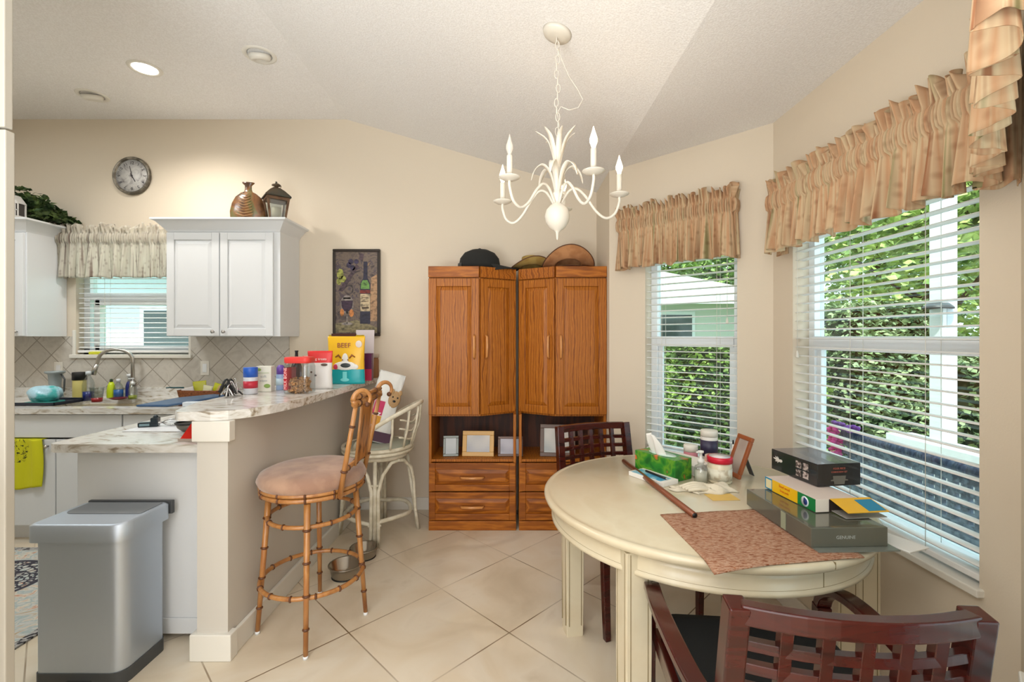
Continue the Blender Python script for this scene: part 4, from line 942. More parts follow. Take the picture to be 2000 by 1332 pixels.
# ------------------------------------------------------------------ dining chairs
def dining_chair(label, loc, rz):
    t = thing('dining_chair', label, 'chair', loc, rz)
    def C(x): return -.35+ -.045*(1-(x/.235)**2)      # curved back, bowed away from the sitter
    for s in (-1, 1):
        m = MB(); m.sweep(smooth([(s*.205, -.27, 0), (s*.212, -.275, .2), (s*.222, -.285, .45), (s*.226, -.305, .62), (s*.222, -.345, .87)], 4), [.030+.012*min(1, i/10) for i in range(17)], [.036+.010*min(1, i/10) for i in range(17)], up=(0, 1, 0)); m.build('leg', M_mahog, t, bevel=.004)
        # front leg rising into the curved arm
        P = smooth([(s*.262, .262, 0), (s*.268, .258, .25), (s*.27, .258, .44), (s*.272, .256, .54), (s*.275, .228, .590), (s*.280, .165, .620), (s*.286, .06, .625), (s*.278, -.10, .618), (s*.262, -.22, .606), (s*.232, -.302, .595)], 5)
        n = len(P); ws = [.030+.022*min(1, i/(n*.4)) for i in range(n)]
        m = MB(); m.sweep(P[:16], [.028+.016*i/15 for i in range(16)], [.030+.010*i/15 for i in range(16)], up=(0, 1, .001)); m.build('leg', M_mahog, t, bevel=.004)
        m = MB(); Q = P[15:]; rot_up = []
        # arm: a rectangular section swept in the vertical plane
        nQ = len(Q); v = []; f = []
        for i, p in enumerate(Q):
            tg = (Q[min(i+1, nQ-1)]-Q[max(i-1, 0)]).normalized(); sd = Vector((1, 0, 0)) if abs(tg.x) < .7 else Vector((0, 1, 0)); sd = (sd-tg*sd.dot(tg)).normalized(); u2 = sd.cross(tg).normalized()
            for a, b in ((-1, -1), (1, -1), (1, 1), (-1, 1)): v.append(p+sd*a*.023+u2*b*.0125)
        for i in range(nQ-1):
            for j in range(4): a = i*4+j; b = i*4+(j+1) % 4; f.append((a, b, b+4, a+4))
        f += [(3, 2, 1, 0), ((nQ-1)*4, (nQ-1)*4+1, (nQ-1)*4+2, (nQ-1)*4+3)]
        m.add(v, f, False); m.build('arm', M_mahog, t, bevel=.004)
    xs = [-.215+.43*k/16 for k in range(17)]
    def yz(x, z): return (x, C(x)+(.87-z)*.16+.008, z)
    m = MB(); m.sweep([yz(x, .852) for x in xs], .030, .040); m.build('top_rail', M_mahog, t, bevel=.004)
    m = MB()
    for z in (.786, .736, .686, .636, .586): m.sweep([yz(x, z) for x in xs], .020, .021)
    for k in range(1, 6):
        x = -.208+.416*k/6; m.sweep([yz(x, .84), yz(x, .58)], .024, .022, up=(0, 1, 0))
    m.build('lattice_back', M_mahog, t, bevel=.0015, seg=1)
    m = MB(); loft(m, [[(x*q, y*q+.0, z) for x, y in rr(-.245, .245, -.235, .245, .05, 5)] for q, z in ((.97, .452), (1, .462), (1, .482), (.97, .498), (.85, .505))]); m.build('seat', M_blackfab, t)
    m = MB(); m.box(-.235, .235, .20, .235, .40, .452); m.box(-.215, .215, -.285, -.255, .40, .452); m.box(-.262, -.235, -.27, .235, .40, .452); m.box(.235, .262, -.27, .235, .40, .452); m.build('seat_rail', M_mahog, t, bevel=.003)
    return t
dining_chair('dark mahogany lattice-back armchair in the right foreground', (.700, 1.245, 0), R(-5))
dining_chair('dark mahogany lattice-back armchair behind the far side of the table', (.600, 2.455, 0), R(180+19))
# ------------------------------------------------------------------ things on the table
Z = TZ+.0006
pm_mat = ramp_mat('woven_placemat', [(.34, (138, 74, 40)), (.46, (176, 124, 94)), (.56, (200, 164, 138)), (.72, (176, 100, 54))], 60, (1, 4, 1), .95, 5, .5, bump=(300, .8, .003))
t = thing('placemat', 'rust and mauve woven placemat overhanging the table edge', 'placemat', (.775, 1.475, Z))
c0, c1, c2, c3 = [Vector(p) for p in ((-.245, .172, 0), (-.222, -.215, 0), (.245, -.142, 0), (.215, .235, 0))]
def pmf(u, v):
    p = (c1*(1-u)+c2*u)*(1-v)+(c0*(1-u)+c3*u)*v; d = math.hypot(p.x+.775-TX, p.y+1.475-TY)-TR+.03; z = .002+.0012*math.sin(u*17)*math.sin(v*9)
    if d > .03: z -= (d-.03)*.25
    return (p.x, p.y, z)
m = MB(); m.grid(pmf, 30, 30); m.build('mat', pm_mat, t, solid=.0035)
def stick(): 
    p0 = Vector((.563, 2.320, 0)); p1 = Vector((.640, 1.615, 0)); c = (p0+p1)/2
    t = thing('curtain_rod_tube', 'long brown metal tube lying across the table', 'tube', (c.x, c.y, Z)); mm = mat('brown_metal_tube', (132, 74, 48), .35, .3, coat=.3)
    d = (p1-p0)/2; m = MB(); m.tube([(-d.x, -d.y, .0118), (d.x, d.y, .0118)], .0112, 16); m.build('tube', mm, t)
    e = d.normalized(); m = MB(); m.tube([(d.x-e.x*.002, d.y-e.y*.002, .0118), (d.x+e.x*.001, d.y+e.y*.001, .0118)], .0085, 16); m.build('open_end', M_black, t)
stick()
# grey glossy game box
t = thing('flat_grey_box', 'large glossy dark grey-green box at the bottom of the box stack', 'box', (1.005, 1.56, Z+.0045), R(2))
gb = mat('slate_gloss_card', (84, 86, 78), .16, coat=.6, mix=((98, 98, 86), 3, (1, 1, 1), 2, (.4, .6)))
MB().box(-.118, .118, -.18, .175, .004, .062).build('box_body', gb, t, bevel=.002)
MB().box(-.112, .135, -.205, .17, 0, .0038).build('bottom_flap', mat('flap_grey', (120, 124, 116), .3), t)
m = MB(T(0, -.1806, .033) @ UP); m.text('GENUINE', .014, T(-.012, 0, 0)); m.build('front_lettering', mat('silver_print', (170, 172, 166), .4), t)
MB().box(-.1195, -.1183, -.06, -.035, .006, .06).build('side_label', mat('pale_label', (150, 158, 134), .3), t)
MB().box(.03, .108, -.10, .06, .0622, .0634).build('printed_top', mat('dark_green_print', (52, 60, 38), .3, mix=((90, 94, 60), 18, (1, 1, 1), 3, (.4, .6))), t)
t = thing('white_envelope', 'white paper sheet sticking out beside the grey box', 'paper', (1.165, 1.46, Z+.0006), R(20))
MB().box(-.03, .06, -.10, .10, 0, .0035).build('sheet', mat('white_paper', (238, 238, 234), .7), t, bevel=.001)
# yellow and green carton
zb_ = Z+.0045+.0645
t = thing('yellow_green_carton', 'open yellow and green carton, middle of the box stack', 'box', (1.045, 1.625, zb_), R(6))
MB().box(-.075, .075, -.125, .125, 0, .042).build('carton', mat('carton_white', (222, 206, 196), .5), t, bevel=.001)
def side(x, y0, y1, z0, z1, rgb, nm): MB().box(x-.0009, x, y0, y1, z0, z1).build(nm, plain('ink_%d_%d_%d' % rgb, rgb, .35), t)
side(-.0751, -.125, -.045, 0, .042, (14, 124, 62), 'green_panel'); side(-.0751, -.045, .085, 0, .042, (240, 188, 20), 'yellow_panel'); side(-.0751, .085, .125, 0, .042, (16, 132, 172), 'blue_panel')
side(-.0762, .088, .118, .005, .037, (226, 216, 170), 'picture_panel')
m = MB(T(-.0766, .02, .023) @ RZ(R(-90)) @ UP); m.text('Steel wool', .013, T(0, .008, 0)); m.text('Soap pads', .011, T(0, -.007, 0)); m.build('lettering', mat('orange_ink', (206, 96, 16), .5), t)
m = MB(T(-.0764, -.08, .02) @ RY(R(-90))); m.lathe([(.017, 0), (.017, .0008), (0, .0008)], 24); m.build('round_badge', mat('badge_white', (226, 232, 240), .4), t)
m = MB(T(-.0773, -.083, .02) @ RY(R(-90))); m.lathe([(.009, 0), (.009, .0006), (0, .0006)], 16, sx=1.2); m.ball((.007, .004, .0), (.006, .005, .0006)); m.build('badge_figure', mat('badge_navy', (26, 50, 120), .4), t)
MB().box(-.075, -.03, -.1262, -.1252, .001, .041).build('white_end_flap', mat('carton_flap', (232, 222, 208), .5), t)
MB().box(-.028, .074, -.1258, -.1252, .001, .041).build('open_end', mat('carton_inside', (40, 26, 20), .8), t)
fl = MB(T(.02, -.125, .041) @ RX(R(15))); fl.box(-.045, .095, -.075, 0, 0, .002); fl.build('top_flap', mat('flap_yellow', (232, 178, 24), .4), t)
fl = MB(T(.02, -.125, .0431) @ RX(R(15))); fl.box(.03, .09, -.07, -.012, .0, .0008); fl.build('flap_blue_corner', mat('flap_blue', (20, 130, 170), .4), t)
fl = MB(T(.02, -.125, .003) @ RX(R(3))); fl.box(-.04, .10, -.06, 0, 0, .002); fl.build('bottom_flap', mat('flap_grey2', (160, 156, 150), .4), t)
# black box
t = thing('black_gift_box', 'black carton with white pictures on its side, topmost of the box stack', 'box', (1.135, 1.735, zb_+.0445), R(8))
MB().box(-.085, .085, -.115, .115, 0, .078).build('carton', mat('satin_black_card', (30, 30, 32), .22, coat=.4), t, bevel=.0015)
MB().box(-.084, .084, -.114, .114, .0781, .0787).build('printed_top', mat('lid_print', (74, 72, 84), .2, coat=.5, mix=((130, 124, 140), 16, (1, 3, 1), 2, (.5, .7))), t)
m = MB()
for y in (-.028, -.062):
    for z in (.012, .042): m.box(-.0862, -.0853, y-.013, y+.013, z, z+.025)
m.build('picture_grid', mat('picture_grid_ink', (190, 176, 170), .4, mix=((60, 48, 46), 90, (1, 1, 1), 2, (.4, .55))), t)
m = MB(T(-.0857, .07, .042)); [m.ball((0, 0, 0), (.0006, l_, w_), 12, 6, M=T(0, l_*math.cos(R(a_))*.6, l_*math.sin(R(a_))*.6) @ RX(R(a_))) for a_, l_, w_ in ((8, .022, .004), (28, .017, .003), (-14, .016, .003), (50, .012, .0025), (172, .010, .006), (-40, .010, .002))]; m.build('white_splash_print', mat('splash_white', (214, 210, 204), .4), t)
m = MB(T(.0, -.1156, .055) @ UP); m.text('FOUR PIECE', .009, T(0, .006, 0)); m.text('CORKSCREW SET', .008, T(0, -.006, 0)); m.build('red_lettering', mat('copper_ink', (176, 96, 80), .4), t)
m = MB(T(.0, -.1156, .024) @ UP); m.prism([(-.026, .012), (.026, .012), (.024, -.0), (.034, -.002), (.034, -.006), (.022, -.006), (.02, -.018), (-.02, -.018), (-.022, -.006), (-.034, -.006), (-.034, -.002), (-.024, 0)][::-1], 0, .0006); m.build('crest', mat('crest_grey', (112, 108, 98), .4), t)
# picture frame on the table
photo_frame('photo_frame', .115, .195, .020, (150, 82, 44), 'brown framed photo standing on the table by the corner', (1.005, 2.115, Z+.001), R(-86), lean=R(-20), pic=(120, 96, 84), pic2=(214, 206, 196))
# cream jar with red lid
def jar(name, label, cat, loc, r, h, body, parts, lidm, lidh=.02, lidr=1.04, label_m=None, neck=.9, lz=(.15, .7)):
    t = thing(name, label, cat, loc); m = MB(); hb = h-lidh
    m.lathe([(0, 0), (r*.94, 0), (r, .006), (r, hb*.86), (r*neck, hb), (0, hb)], 36); m.build('body', body, t)
    m = MB(); m.lathe([(0, hb-.002), (r*lidr, hb-.002), (r*lidr, h-.003), (r*lidr*.96, h), (0, h)], 36); m.build('lid', lidm, t)
    if label_m: MB().lathe([(r+.0006, hb*lz[0]), (r+.0006, hb*lz[1])], 36).build('label', label_m, t, solid=.0006)
    return t
creamj = mat('cream_contents', (224, 212, 184), .35, coat=.4); redl = mat('red_lid', (206, 24, 52), .35)
t = jar('jar', 'round clear jar with a red lid on the table', 'jar', (.915, 2.03, Z), .050, .112, creamj, 0, redl, .022, 1.06, mat('jar_label', (226, 220, 200), .5, mix=((190, 176, 150), 30, (1, 1, 1), 3, (.5, .62))))
MB().lathe([(.044, .1125), (0, .1128)], 30).build('lid_top', mat('lid_white', (238, 226, 226), .4), t)
t = thing('pump_bottle', 'small clear glass bottle standing left of the red-lidded jar', 'bottle', (.828, 2.02, Z))
m = MB(); m.lathe([(0, 0), (.026, 0), (.029, .004), (.029, .06), (.024, .072), (.013, .078), (.012, .09)], 28); m.build('bottle', M_clear, t)
MB().lathe([(0, .003), (.025, .003), (.025, .052), (0, .052)], 24).build('contents', mat('lotion', (222, 214, 196), .4), t)
m = MB(); m.lathe([(.014, .086), (.014, .10), (.006, .104), (.006, .128), (.012, .130), (.012, .138), (0, .14)], 18); m.tube([(0, 0, .134), (-.022, -.004, .132)], .004, 8); m.build('pump', mat('pale_plastic', (222, 220, 214), .3), t)
# tissue box
t = thing('tissue_box', 'green patterned tissue box with a white tissue standing up', 'tissue box', (.70, 2.145, Z), R(31))
tb_m = ramp_mat('green_floral_card', [(.3, (16, 92, 26)), (.46, (44, 128, 34)), (.54, (100, 152, 36)), (.6, (34, 116, 34)), (.68, (206, 100, 46))], 15, (1, 1, 1), .4, 2, .4)
MB().box(-.055, .055, -.118, .118, 0, .094).build('carton', tb_m, t, bevel=.0015)
MB().lathe([(.05, 0), (.05, .0012), (0, .0012)], 30, (0, 0, .0941), sx=.7, sy=1.5).build('opening_film', mat('film_pale', (206, 226, 214), .3), t)
def tis(u, v):
    w_ = .045*(1-.55*v)*(u-.5)*2; return (-.022+.012*math.sin(u*9+v*3)*(1-v*.3)-.045*v, w_+.012*v, .09+.105*v-.012*abs(u-.5)*v)
m = MB(); m.grid(tis, 16, 10); m.build('tissue', mat('tissue_white', (240, 236, 230), .9), t, solid=.0012)
# tissue pack / booklet with pen, cloth, ream
t = thing('paper_booklet', 'white booklet with a blue cover beside the tissue box', 'booklet', (.625, 2.065, Z), R(31))
MB().box(-.045, .05, -.105, .095, 0, .019).build('pages', mat('white_pages', (236, 232, 224), .6), t, bevel=.001)
MB().box(-.040, .03, -.085, .085, .0191, .0202).build('blue_cover', mat('blue_print', (74, 158, 196), .4, mix=((150, 200, 214), 30, (1, 1, 1), 3, (.45, .6))), t)
t = thing('pen', 'dark pen lying on the blue booklet', 'pen', (.637, 2.05, Z+.0205), R(25))
MB().tube([(0, -.065, .0052), (0, .06, .0052)], .0048, 10).build('barrel', M_black, t); MB().tube([(0, -.075, .0052), (0, -.065, .0052)], [.0015, .0045], 8).build('tip', M_nickel, t)
t = thing('folded_cloth', 'crumpled off-white cotton gloves lying on the table', 'gloves', (.79, 1.915, Z), R(6))
gm = mat('cotton_gloves', (222, 212, 190), .95, bump=(150, .5, .003))
def cl(u, v, w_, d_, h_, s): 
    x = (u-.5)*w_; y = (v-.5)*d_; e = (1-abs(2*u-1)**5)*(1-abs(2*v-1)**5)
    return (x+.006*math.sin(v*9+s), y+.012*math.sin(u*8+s), (h_*(.55+.25*math.sin(u*7+s)*math.cos(v*6+s)+.2*math.sin(u*19+s*2+v*8)))*e+.001)
m = MB(T(.045, 0, 0)); m.grid(lambda u, v: cl(u, v, .17, .10, .032, 1), 30, 18); m.build('glove', gm, t, solid=.002)
m = MB(T(-.07, .01, 0) @ RZ(R(-28))); m.grid(lambda u, v: cl(u, v, .12, .055, .018, 3), 24, 14); m.build('cuff', gm, t, solid=.002)
for k in range(4): 
    m = MB(); m.tube(smooth([(.02, -.03+.014*k, .012), (-.03, -.035+.016*k, .018+.003*k), (-.07-.006*k, -.02+.014*k, .009)]), [.0075]*11, 8); m.build('finger', gm, t)
t = thing('paper_stack', 'stack of white paper behind the tissue box', 'paper', (.845, 2.235, Z), R(31))
MB().box(-.075, .075, -.11, .11, 0, .045).build('sheets', mat('white_pages', (236, 232, 224), .6), t, bevel=.001)
t = thing('gold_card', 'small yellow card lying in front of the gloves', 'card', (.835, 1.825, Z), R(3))
MB().box(-.055, .055, -.03, .045, 0, .001).build('sheet', mat('ochre_card', (222, 184, 96), .5), t)
navy = mat('navy_label', (50, 46, 74), .4)
jar('vitamin_jar', 'white-topped jar with a navy label near the window', 'jar', (1.02, 2.385, Z), .042, .155, mat('white_jar', (228, 224, 216), .35), 0, mat('lid_cream', (232, 226, 214), .4), .03, 1.0, navy, 1.0, (.2, .85))
jar('small_jar', 'small white lidded pot left of the navy-labelled jar', 'jar', (.915, 2.36, Z), .034, .085, mat('pale_pink_jar', (206, 130, 140), .4), 0, mat('lid_cream', (232, 226, 214), .4), .03, 1.02)
jar('candle_jar', 'short peach candle jar in front of the navy-labelled jar', 'jar', (.955, 2.19, Z), .036, .075, mat('peach_glass', (214, 168, 148), .3), 0, mat('peach_lid', (220, 188, 170), .4), .012, 1.0)
t = thing('perfume_bottle', 'small clear spray bottle with a black tip by the brown photo frame', 'bottle', (1.075, 2.24, Z))
m = MB(); m.box(-.024, .024, -.014, .014, 0, .065); m.build('bottle', M_clear, t, bevel=.004); MB().lathe([(.011, .065), (.011, .09), (.006, .094), (.005, .115), (0, .116)], 14).build('sprayer', mat('pale_plastic', (222, 220, 214), .3), t)
MB().lathe([(.004, .116), (.0035, .135), (0, .136)], 10).build('black_tip', M_black, t); MB().box(-.020, .020, -.0105, .0105, .004, .03).build('liquid', mat('violet_liquid', (150, 130, 150), .3), t)
# ------------------------------------------------------------------ things on the bar top
BZ = 1.0756
def biscuits(m, n, r, h, seed, c=(0, 0, 0)):
    rnd = random.Random(seed)
    for _ in range(n):
        a = rnd.uniform(0, 2*PI); q = r*math.sqrt(rnd.random()); p = Vector((c[0]+q*math.cos(a), c[1]+q*math.sin(a), c[2]+rnd.uniform(.008, h)))
        Mx = Matrix.Translation(p) @ Euler([rnd.uniform(0, PI) for _ in range(3)]).to_matrix().to_4x4()
        m.tube([Mx @ Vector((-.012, 0, 0)), Mx @ Vector((.012, 0, 0))], .0045, 6); m.ball((0, 0, 0), .0062, 6, 4, Mx @ T(-.012, .004, 0)); m.ball((0, 0, 0), .0062, 6, 4, Mx @ T(-.012, -.004, 0)); m.ball((0, 0, 0), .0062, 6, 4, Mx @ T(.012, .004, 0)); m.ball((0, 0, 0), .0062, 6, 4, Mx @ T(.012, -.004, 0))
t = thing('biscuit_jar', 'clear plastic jar of dog biscuits with a red lid on the bar', 'jar', (-1.225, 2.66, BZ), R(0))
pj = rr(-.077, .077, -.055, .055, .03, 6); m = MB(); loft(m, [[(x*q, y*q, z) for x, y in pj] for q, z in ((.95, 0), (1, .008), (1, .15), (.94, .168), (.86, .174))], cap=False); m.build('jar_wall', M_clear, t)
m = MB(); biscuits(m, 170, .050, .075, 5); o = m.build('biscuits', mat('biscuit', (186, 138, 92), .85), t); tag(o, None, None, kind='stuff') if False else None; o['kind'] = 'stuff'
m = MB(); loft(m, [[(x*q, y*q, z) for x, y in pj] for q, z in ((.92, .172), (.98, .176), (.98, .202), (.93, .206))]); m.build('lid', mat('jar_red_lid', (226, 60, 54), .4), t)
m = MB(); loft(m, [[(x*1.012, y*1.012, z) for x, y in pj if x < -.035] for z in (.02, .145)], cap=False); m.build('red_label', mat('red_sticker', (190, 30, 46), .4), t)
m = MB(T(-.055, -.0575, .083) @ RX(R(90)) @ RZ(R(90))); m.text('MILK', .024, T(-.033, 0, .001)); m.text('BONE', .024, T(.033, 0, .001)); m.build('label_lettering', mat('label_pink_white', (246, 200, 196), .4), t)
# treat bags
t = thing('treat_bag', 'red and white dog treat bag behind the biscuit jar', 'bag', (-1.19, 2.86, BZ), R(6))
m = MB(); pouch(m, .15, .235, .055, Matrix(), 20, 16, crumple=.0015, seed=3); o = m.build('pouch', [mat('bag_white', (226, 222, 218), .35), mat('bag_red2', (220, 44, 44), .35)], t)
for p in o.data.polygons:
    if p.center.z > .155: p.material_index = 1
m = MB(T(.0, -.026, .185) @ UP); m.text('dog treats', .022, Matrix()); m.build('lettering', mat('bag_white2', (240, 230, 226), .4), t)
m = MB(); m.ball((-.045, -.028, .105), (.006, .002, .006)); m.ball((-.02, -.029, .085), (.007, .002, .006)); m.ball((.03, -.024, .15), (.02, .003, .008)); m.build('printed_spots', mat('spot_dark', (90, 70, 60), .5), t)
t = thing('treat_bag', 'clear and red treat pouch lying between the jar and the yellow bag', 'bag', (-1.25, 2.93, BZ), R(-6))
m = MB(); pouch(m, .17, .20, .04, Matrix(), 20, 14, crumple=.001, seed=9); o = m.build('pouch', [mat('bag_grey', (196, 188, 176), .3), mat('bag_red2', (220, 44, 44), .35)], t)
for p in o.data.polygons:
    if p.center.z > .165: p.material_index = 1
t = thing('treat_bag', 'yellow and teal dog treat bag with a printed dog nose, front one', 'bag', (-1.135, 3.16, BZ), R(2))
m = MB(); pouch(m, .255, .325, .07, Matrix(), 24, 26, crumple=.001, seed=5); o = m.build('pouch', [mat('bag_yellow', (236, 184, 30), .3), mat('bag_teal', (20, 162, 170), .3)], t)
for p in o.data.polygons:
    if p.center.z < .105: p.material_index = 1
def py_(z): v = z/.325; return -.035*(1-v**2.2)*(1-.25*(1-v)**4)-.0035
m = MB()
m.ball((0, py_(.125), .125), (.075, .004, .030)); m.ball((0, py_(.16)+.001, .165), (.022, .004, .045)); m.ball((.06, py_(.14), .118), (.03, .003, .018)); m.build('printed_muzzle', mat('muzzle_white', (232, 230, 224), .4), t)
MB().ball((.005, py_(.125)-.004, .128), (.034, .003, .016)).build('printed_nose', mat('nose_grey', (62, 70, 72), .3), t)
m = MB(); 
for s in (-1, 1): m.tube([(s*.028+.0, py_(.17), .175), (s*.045, py_(.19)-.001, .197), (s*.066, py_(.18), .183)], [.004, .008, .004], 8, flat=.4)
m.ball((-.016, py_(.165)-.004, .165), (.004, .002, .005)); m.ball((.02, py_(.165)-.004, .165), (.004, .002, .005)); m.build('printed_eyes', mat('brown_ink', (150, 84, 20), .4), t)
MB().ball((-.062, py_(.115)-.001, .118), (.016, .003, .018)).build('pink_spot', mat('pink_ink', (206, 60, 92), .4), t)
m = MB(T(.0, py_(.262)-.002, .262) @ UP); m.text('BEEF', .046, T(-.012, 0, 0), .0008); m.build('lettering', mat('plum_ink', (146, 70, 60), .4), t)
MB().ball((.088, py_(.27)-.002, .272), (.022, .002, .024)).build('round_sticker', mat('sticker_white', (226, 214, 206), .4), t)
m = MB(); m.box(-.014, .014, py_(.05)-.003, py_(.05)-.001, .02, .085); m.ball((0, py_(.04)-.002, .03), (.03, .002, .012)); m.build('teal_print', mat('pale_teal', (120, 214, 216), .4), t)
t = thing('treat_bag', 'yellow dog treat bag standing behind the teal one', 'bag', (-1.185, 3.30, BZ), R(-7))
m = MB(); pouch(m, .27, .335, .06, Matrix(), 22, 16, crumple=.0015, seed=8); m.build('pouch', mat('bag_yellow2', (216, 186, 40), .3), t)
MB().box(-.11, .07, -.009, .009, .325, .345).build('hang_header', mat('header_dark', (74, 34, 24), .5), t)
t = thing('pink_carton', 'magenta and purple carton behind the yellow bags', 'box', (-1.08, 3.40, BZ), R(4))
MB().box(-.05, .05, -.03, .03, 0, .20).build('carton', mat('carton_purple', (92, 30, 82), .4), t, bevel=.002); MB().box(-.045, .0505, -.0312, -.0302, .0, .085).build('pink_panel', mat('carton_pink', (196, 44, 86), .4), t)
t = jar('brown_canister', 'brown paper-wrapped canister at the wall end of the bar', 'canister', (-1.10, 3.62, BZ), .052, .19, mat('brown_paper', (156, 112, 76), .7), 0, mat('canister_top', (196, 184, 168), .5), .03, 1.03)
t = thing('white_card', 'blank white card propped against the painting behind the yellow bags', 'card', (-1.125, 3.50, BZ), rot=(R(-5), 0, 0))
MB().box(-.07, .07, 0, .002, 0, .375).build('sheet', mat('card_white', (214, 204, 208), .5), t)
# left end of bar
t = thing('spray_bottle', 'purple-capped blue air freshener can on the bar', 'bottle', (-1.405, 2.80, BZ))
MB().lathe([(0, 0), (.024, 0), (.026, .004), (.026, .09), (.022, .10), (0, .10)], 24).build('can', mat('can_blue', (150, 176, 214), .35), t); MB().lathe([(.024, .095), (.024, .135), (.014, .15), (0, .152)], 20).build('cap', mat('cap_purple', (104, 70, 160), .4), t)
MB().lathe([(.0262, .03), (.0262, .07)], 24).build('label', mat('label_ice', (190, 214, 226), .4), t, solid=.0005)
t = thing('dark_bottle', 'slim dark bottle with a tall neck behind the air freshener', 'bottle', (-1.37, 2.93, BZ))
MB().lathe([(0, 0), (.03, 0), (.032, .004), (.032, .13), (.026, .15), (.011, .165), (.009, .225), (.011, .227), (.011, .235), (0, .235)], 20).build('bottle', mat('dark_glass', (36, 30, 34), .2), t)
t = thing('milk_carton', 'white and green drink carton on the bar end', 'carton', (-1.455, 2.72, BZ), R(8))
MB().box(-.042, .042, -.03, .03, 0, .15).build('carton', mat('carton_offwhite', (222, 222, 208), .4), t, bevel=.003)
m = MB(); m.ball((-.025, -.031, .13), (.012, .001, .009)); m.ball((.02, -.031, .035), (.018, .001, .012)); m.box(-.035, .03, -.0312, -.0302, .11, .112); m.build('green_print', mat('leaf_green_ink', (132, 164, 84), .4), t)
m = MB(T(0, -.031, .09) @ UP); m.text('soft', .022, Matrix()); m.text('wipes', .018, T(0, -.024, 0)); m.build('lettering', mat('grey_ink', (150, 156, 160), .4), t)
t = jar('drink_canister', 'blue-topped canister with a red picture on the bar end', 'canister', (-1.475, 2.60, BZ), .036, .150, mat('canister_pale', (206, 208, 214), .35), 0, mat('canister_blue', (36, 92, 190), .35), .052, 1.02, mat('red_berries', (190, 40, 60), .4), 1.0, (.35, .75))
t = thing('wire_utensil_pile', 'tangle of chrome and black kitchen tools on the bar end', 'utensils', (-1.515, 2.47, BZ))
rnd = random.Random(21)
for j, (mm, nm) in enumerate(((M_steelS, 'chrome_tool'), (M_black, 'black_handle'), (M_steelS, 'chrome_tool'), (M_black, 'black_handle'), (M_steelS, 'whisk_wires'))):
    m = MB()
    for _ in range(4):
        a = rnd.uniform(0, 2*PI); h_ = rnd.uniform(.02, .10); c = Vector((rnd.uniform(-.015, .02), rnd.uniform(-.03, .05), 0))
        P = [c+Vector((math.cos(a)*.03, math.sin(a)*.03, .006)), c+Vector((0, 0, h_)), c+Vector((-math.cos(a)*.035, -math.sin(a)*.04, max(.006, h_*.3)))]
        m.tube(smooth(P, 5), rnd.uniform(.003, .006) if j < 4 else .0016, 8)
    m.build(nm, mm, t)
# ------------------------------------------------------------------ low peninsula counter
CZ = .9146
t = thing('white_cutting_board', 'thin white cutting board on the low counter', 'cutting board', (-1.74, 2.42, CZ))
MB().box(-.24, .13, -.08, .22, 0, .006).build('board', mat('board_white', (232, 234, 238), .35), t, bevel=.002)
t = thing('can_opener', 'dark teal electric gadget on the white cutting board', 'gadget', (-1.93, 2.45, CZ+.0065), R(20))
m = MB(); m.box(-.045, .045, -.02, .02, 0, .024); m.box(.012, .045, -.024, .024, .02, .048); m.ball((.03, 0, .05), (.012, .012, .01)); m.build('body', mat('teal_black_plastic', (30, 44, 52), .25), t, bevel=.005)
m = MB(); m.box(-.036, .008, -.0212, -.0195, .006, .018); m.box(-.036, .006, -.012, -.002, .0242, .0256); m.build('panel', mat('teal_grey', (128, 156, 164), .3), t)
t = thing('egg_beater', 'silver wire beaters on the white cutting board', 'utensil', (-1.80, 2.47, CZ+.0065), R(10))
m = MB()
for k in range(4): m.M = T(.0, 0, .02) @ RX(PI/4*k); m.tube(smooth([(-.07, 0, 0), (-.03, .018, 0), (.03, .016, 0), (.05, 0, 0), (.03, -.016, 0), (-.03, -.018, 0), (-.07, 0, 0)], 4), .0018, 6)
m.build('wires', M_steelS, t); MB().tube([(-.11, 0, .02), (-.07, 0, .02)], .005, 8).build('shaft', M_steelS, t)
t = thing('mesh_strainer', 'black-rimmed grey strainer bowl beside the red bag', 'strainer', (-1.625, 2.33, CZ+.0065), R(0))
m = MB(); m.lathe([(.0, .0), (.035, .004), (.055, .022), (.062, .042)], 30, cap='b'); m.build('bowl', mat('mesh_grey', (120, 116, 110), .4, .6, bump=(300, .6, .003)), t, solid=.002); MB().tube([(.063*math.cos(2*PI*k/30), .063*math.sin(2*PI*k/30), .045) for k in range(30)], .005, 8, closed=True).build('rim', M_black, t)
t = thing('red_snack_bag', 'red folded bag against the bar wall', 'bag', (-1.49, 2.16, CZ), R(0))
m = MB(); m.prism([(-.055, .0), (.05, .0), (.052, .10), (.03, .105), (.0, .075), (-.045, .012)], -.028, .028, UP); m.build('bag', mat('glossy_red', (212, 34, 22), .25, bump=(40, .4, .006)), t, bevel=.008)
MB().box(-.055, .05, -.030, .030, -.0001, .012).build('bag_base', mat('bag_base_tan', (176, 160, 146), .5), t)
# ------------------------------------------------------------------ back counter, left to right
def bottle(name, label, x, y, prof, body, capprof, capm, extra=None, z=CZ):
    t = thing(name, label, 'bottle', (x, y, z)); m = MB(); m.lathe(prof, 24); m.build('bottle', body, t)
    m = MB(); m.lathe(capprof, 18); m.build('cap', capm, t)
    if extra: MB().lathe(extra[0], 22).build('contents', extra[1], t)
    return t
t = thing('black_tray', 'black rubber tray under the cleaning cloths, left on the counter', 'tray', (-3.30, 3.36, CZ))
MB().box(-.22, .10, -.14, .14, 0, .006).box(-.22, .10, -.14, -.132, 0, .022).box(-.22, .10, .132, .14, 0, .022).box(.092, .10, -.14, .14, 0, .022).build('tray', mat('tray_navy', (30, 38, 52), .4), t, bevel=.002)
t = thing('wipes_pack', 'crumpled pale blue and teal pack of wipes on the black tray', 'pack', (-3.36, 3.32, CZ+.0065), R(3))
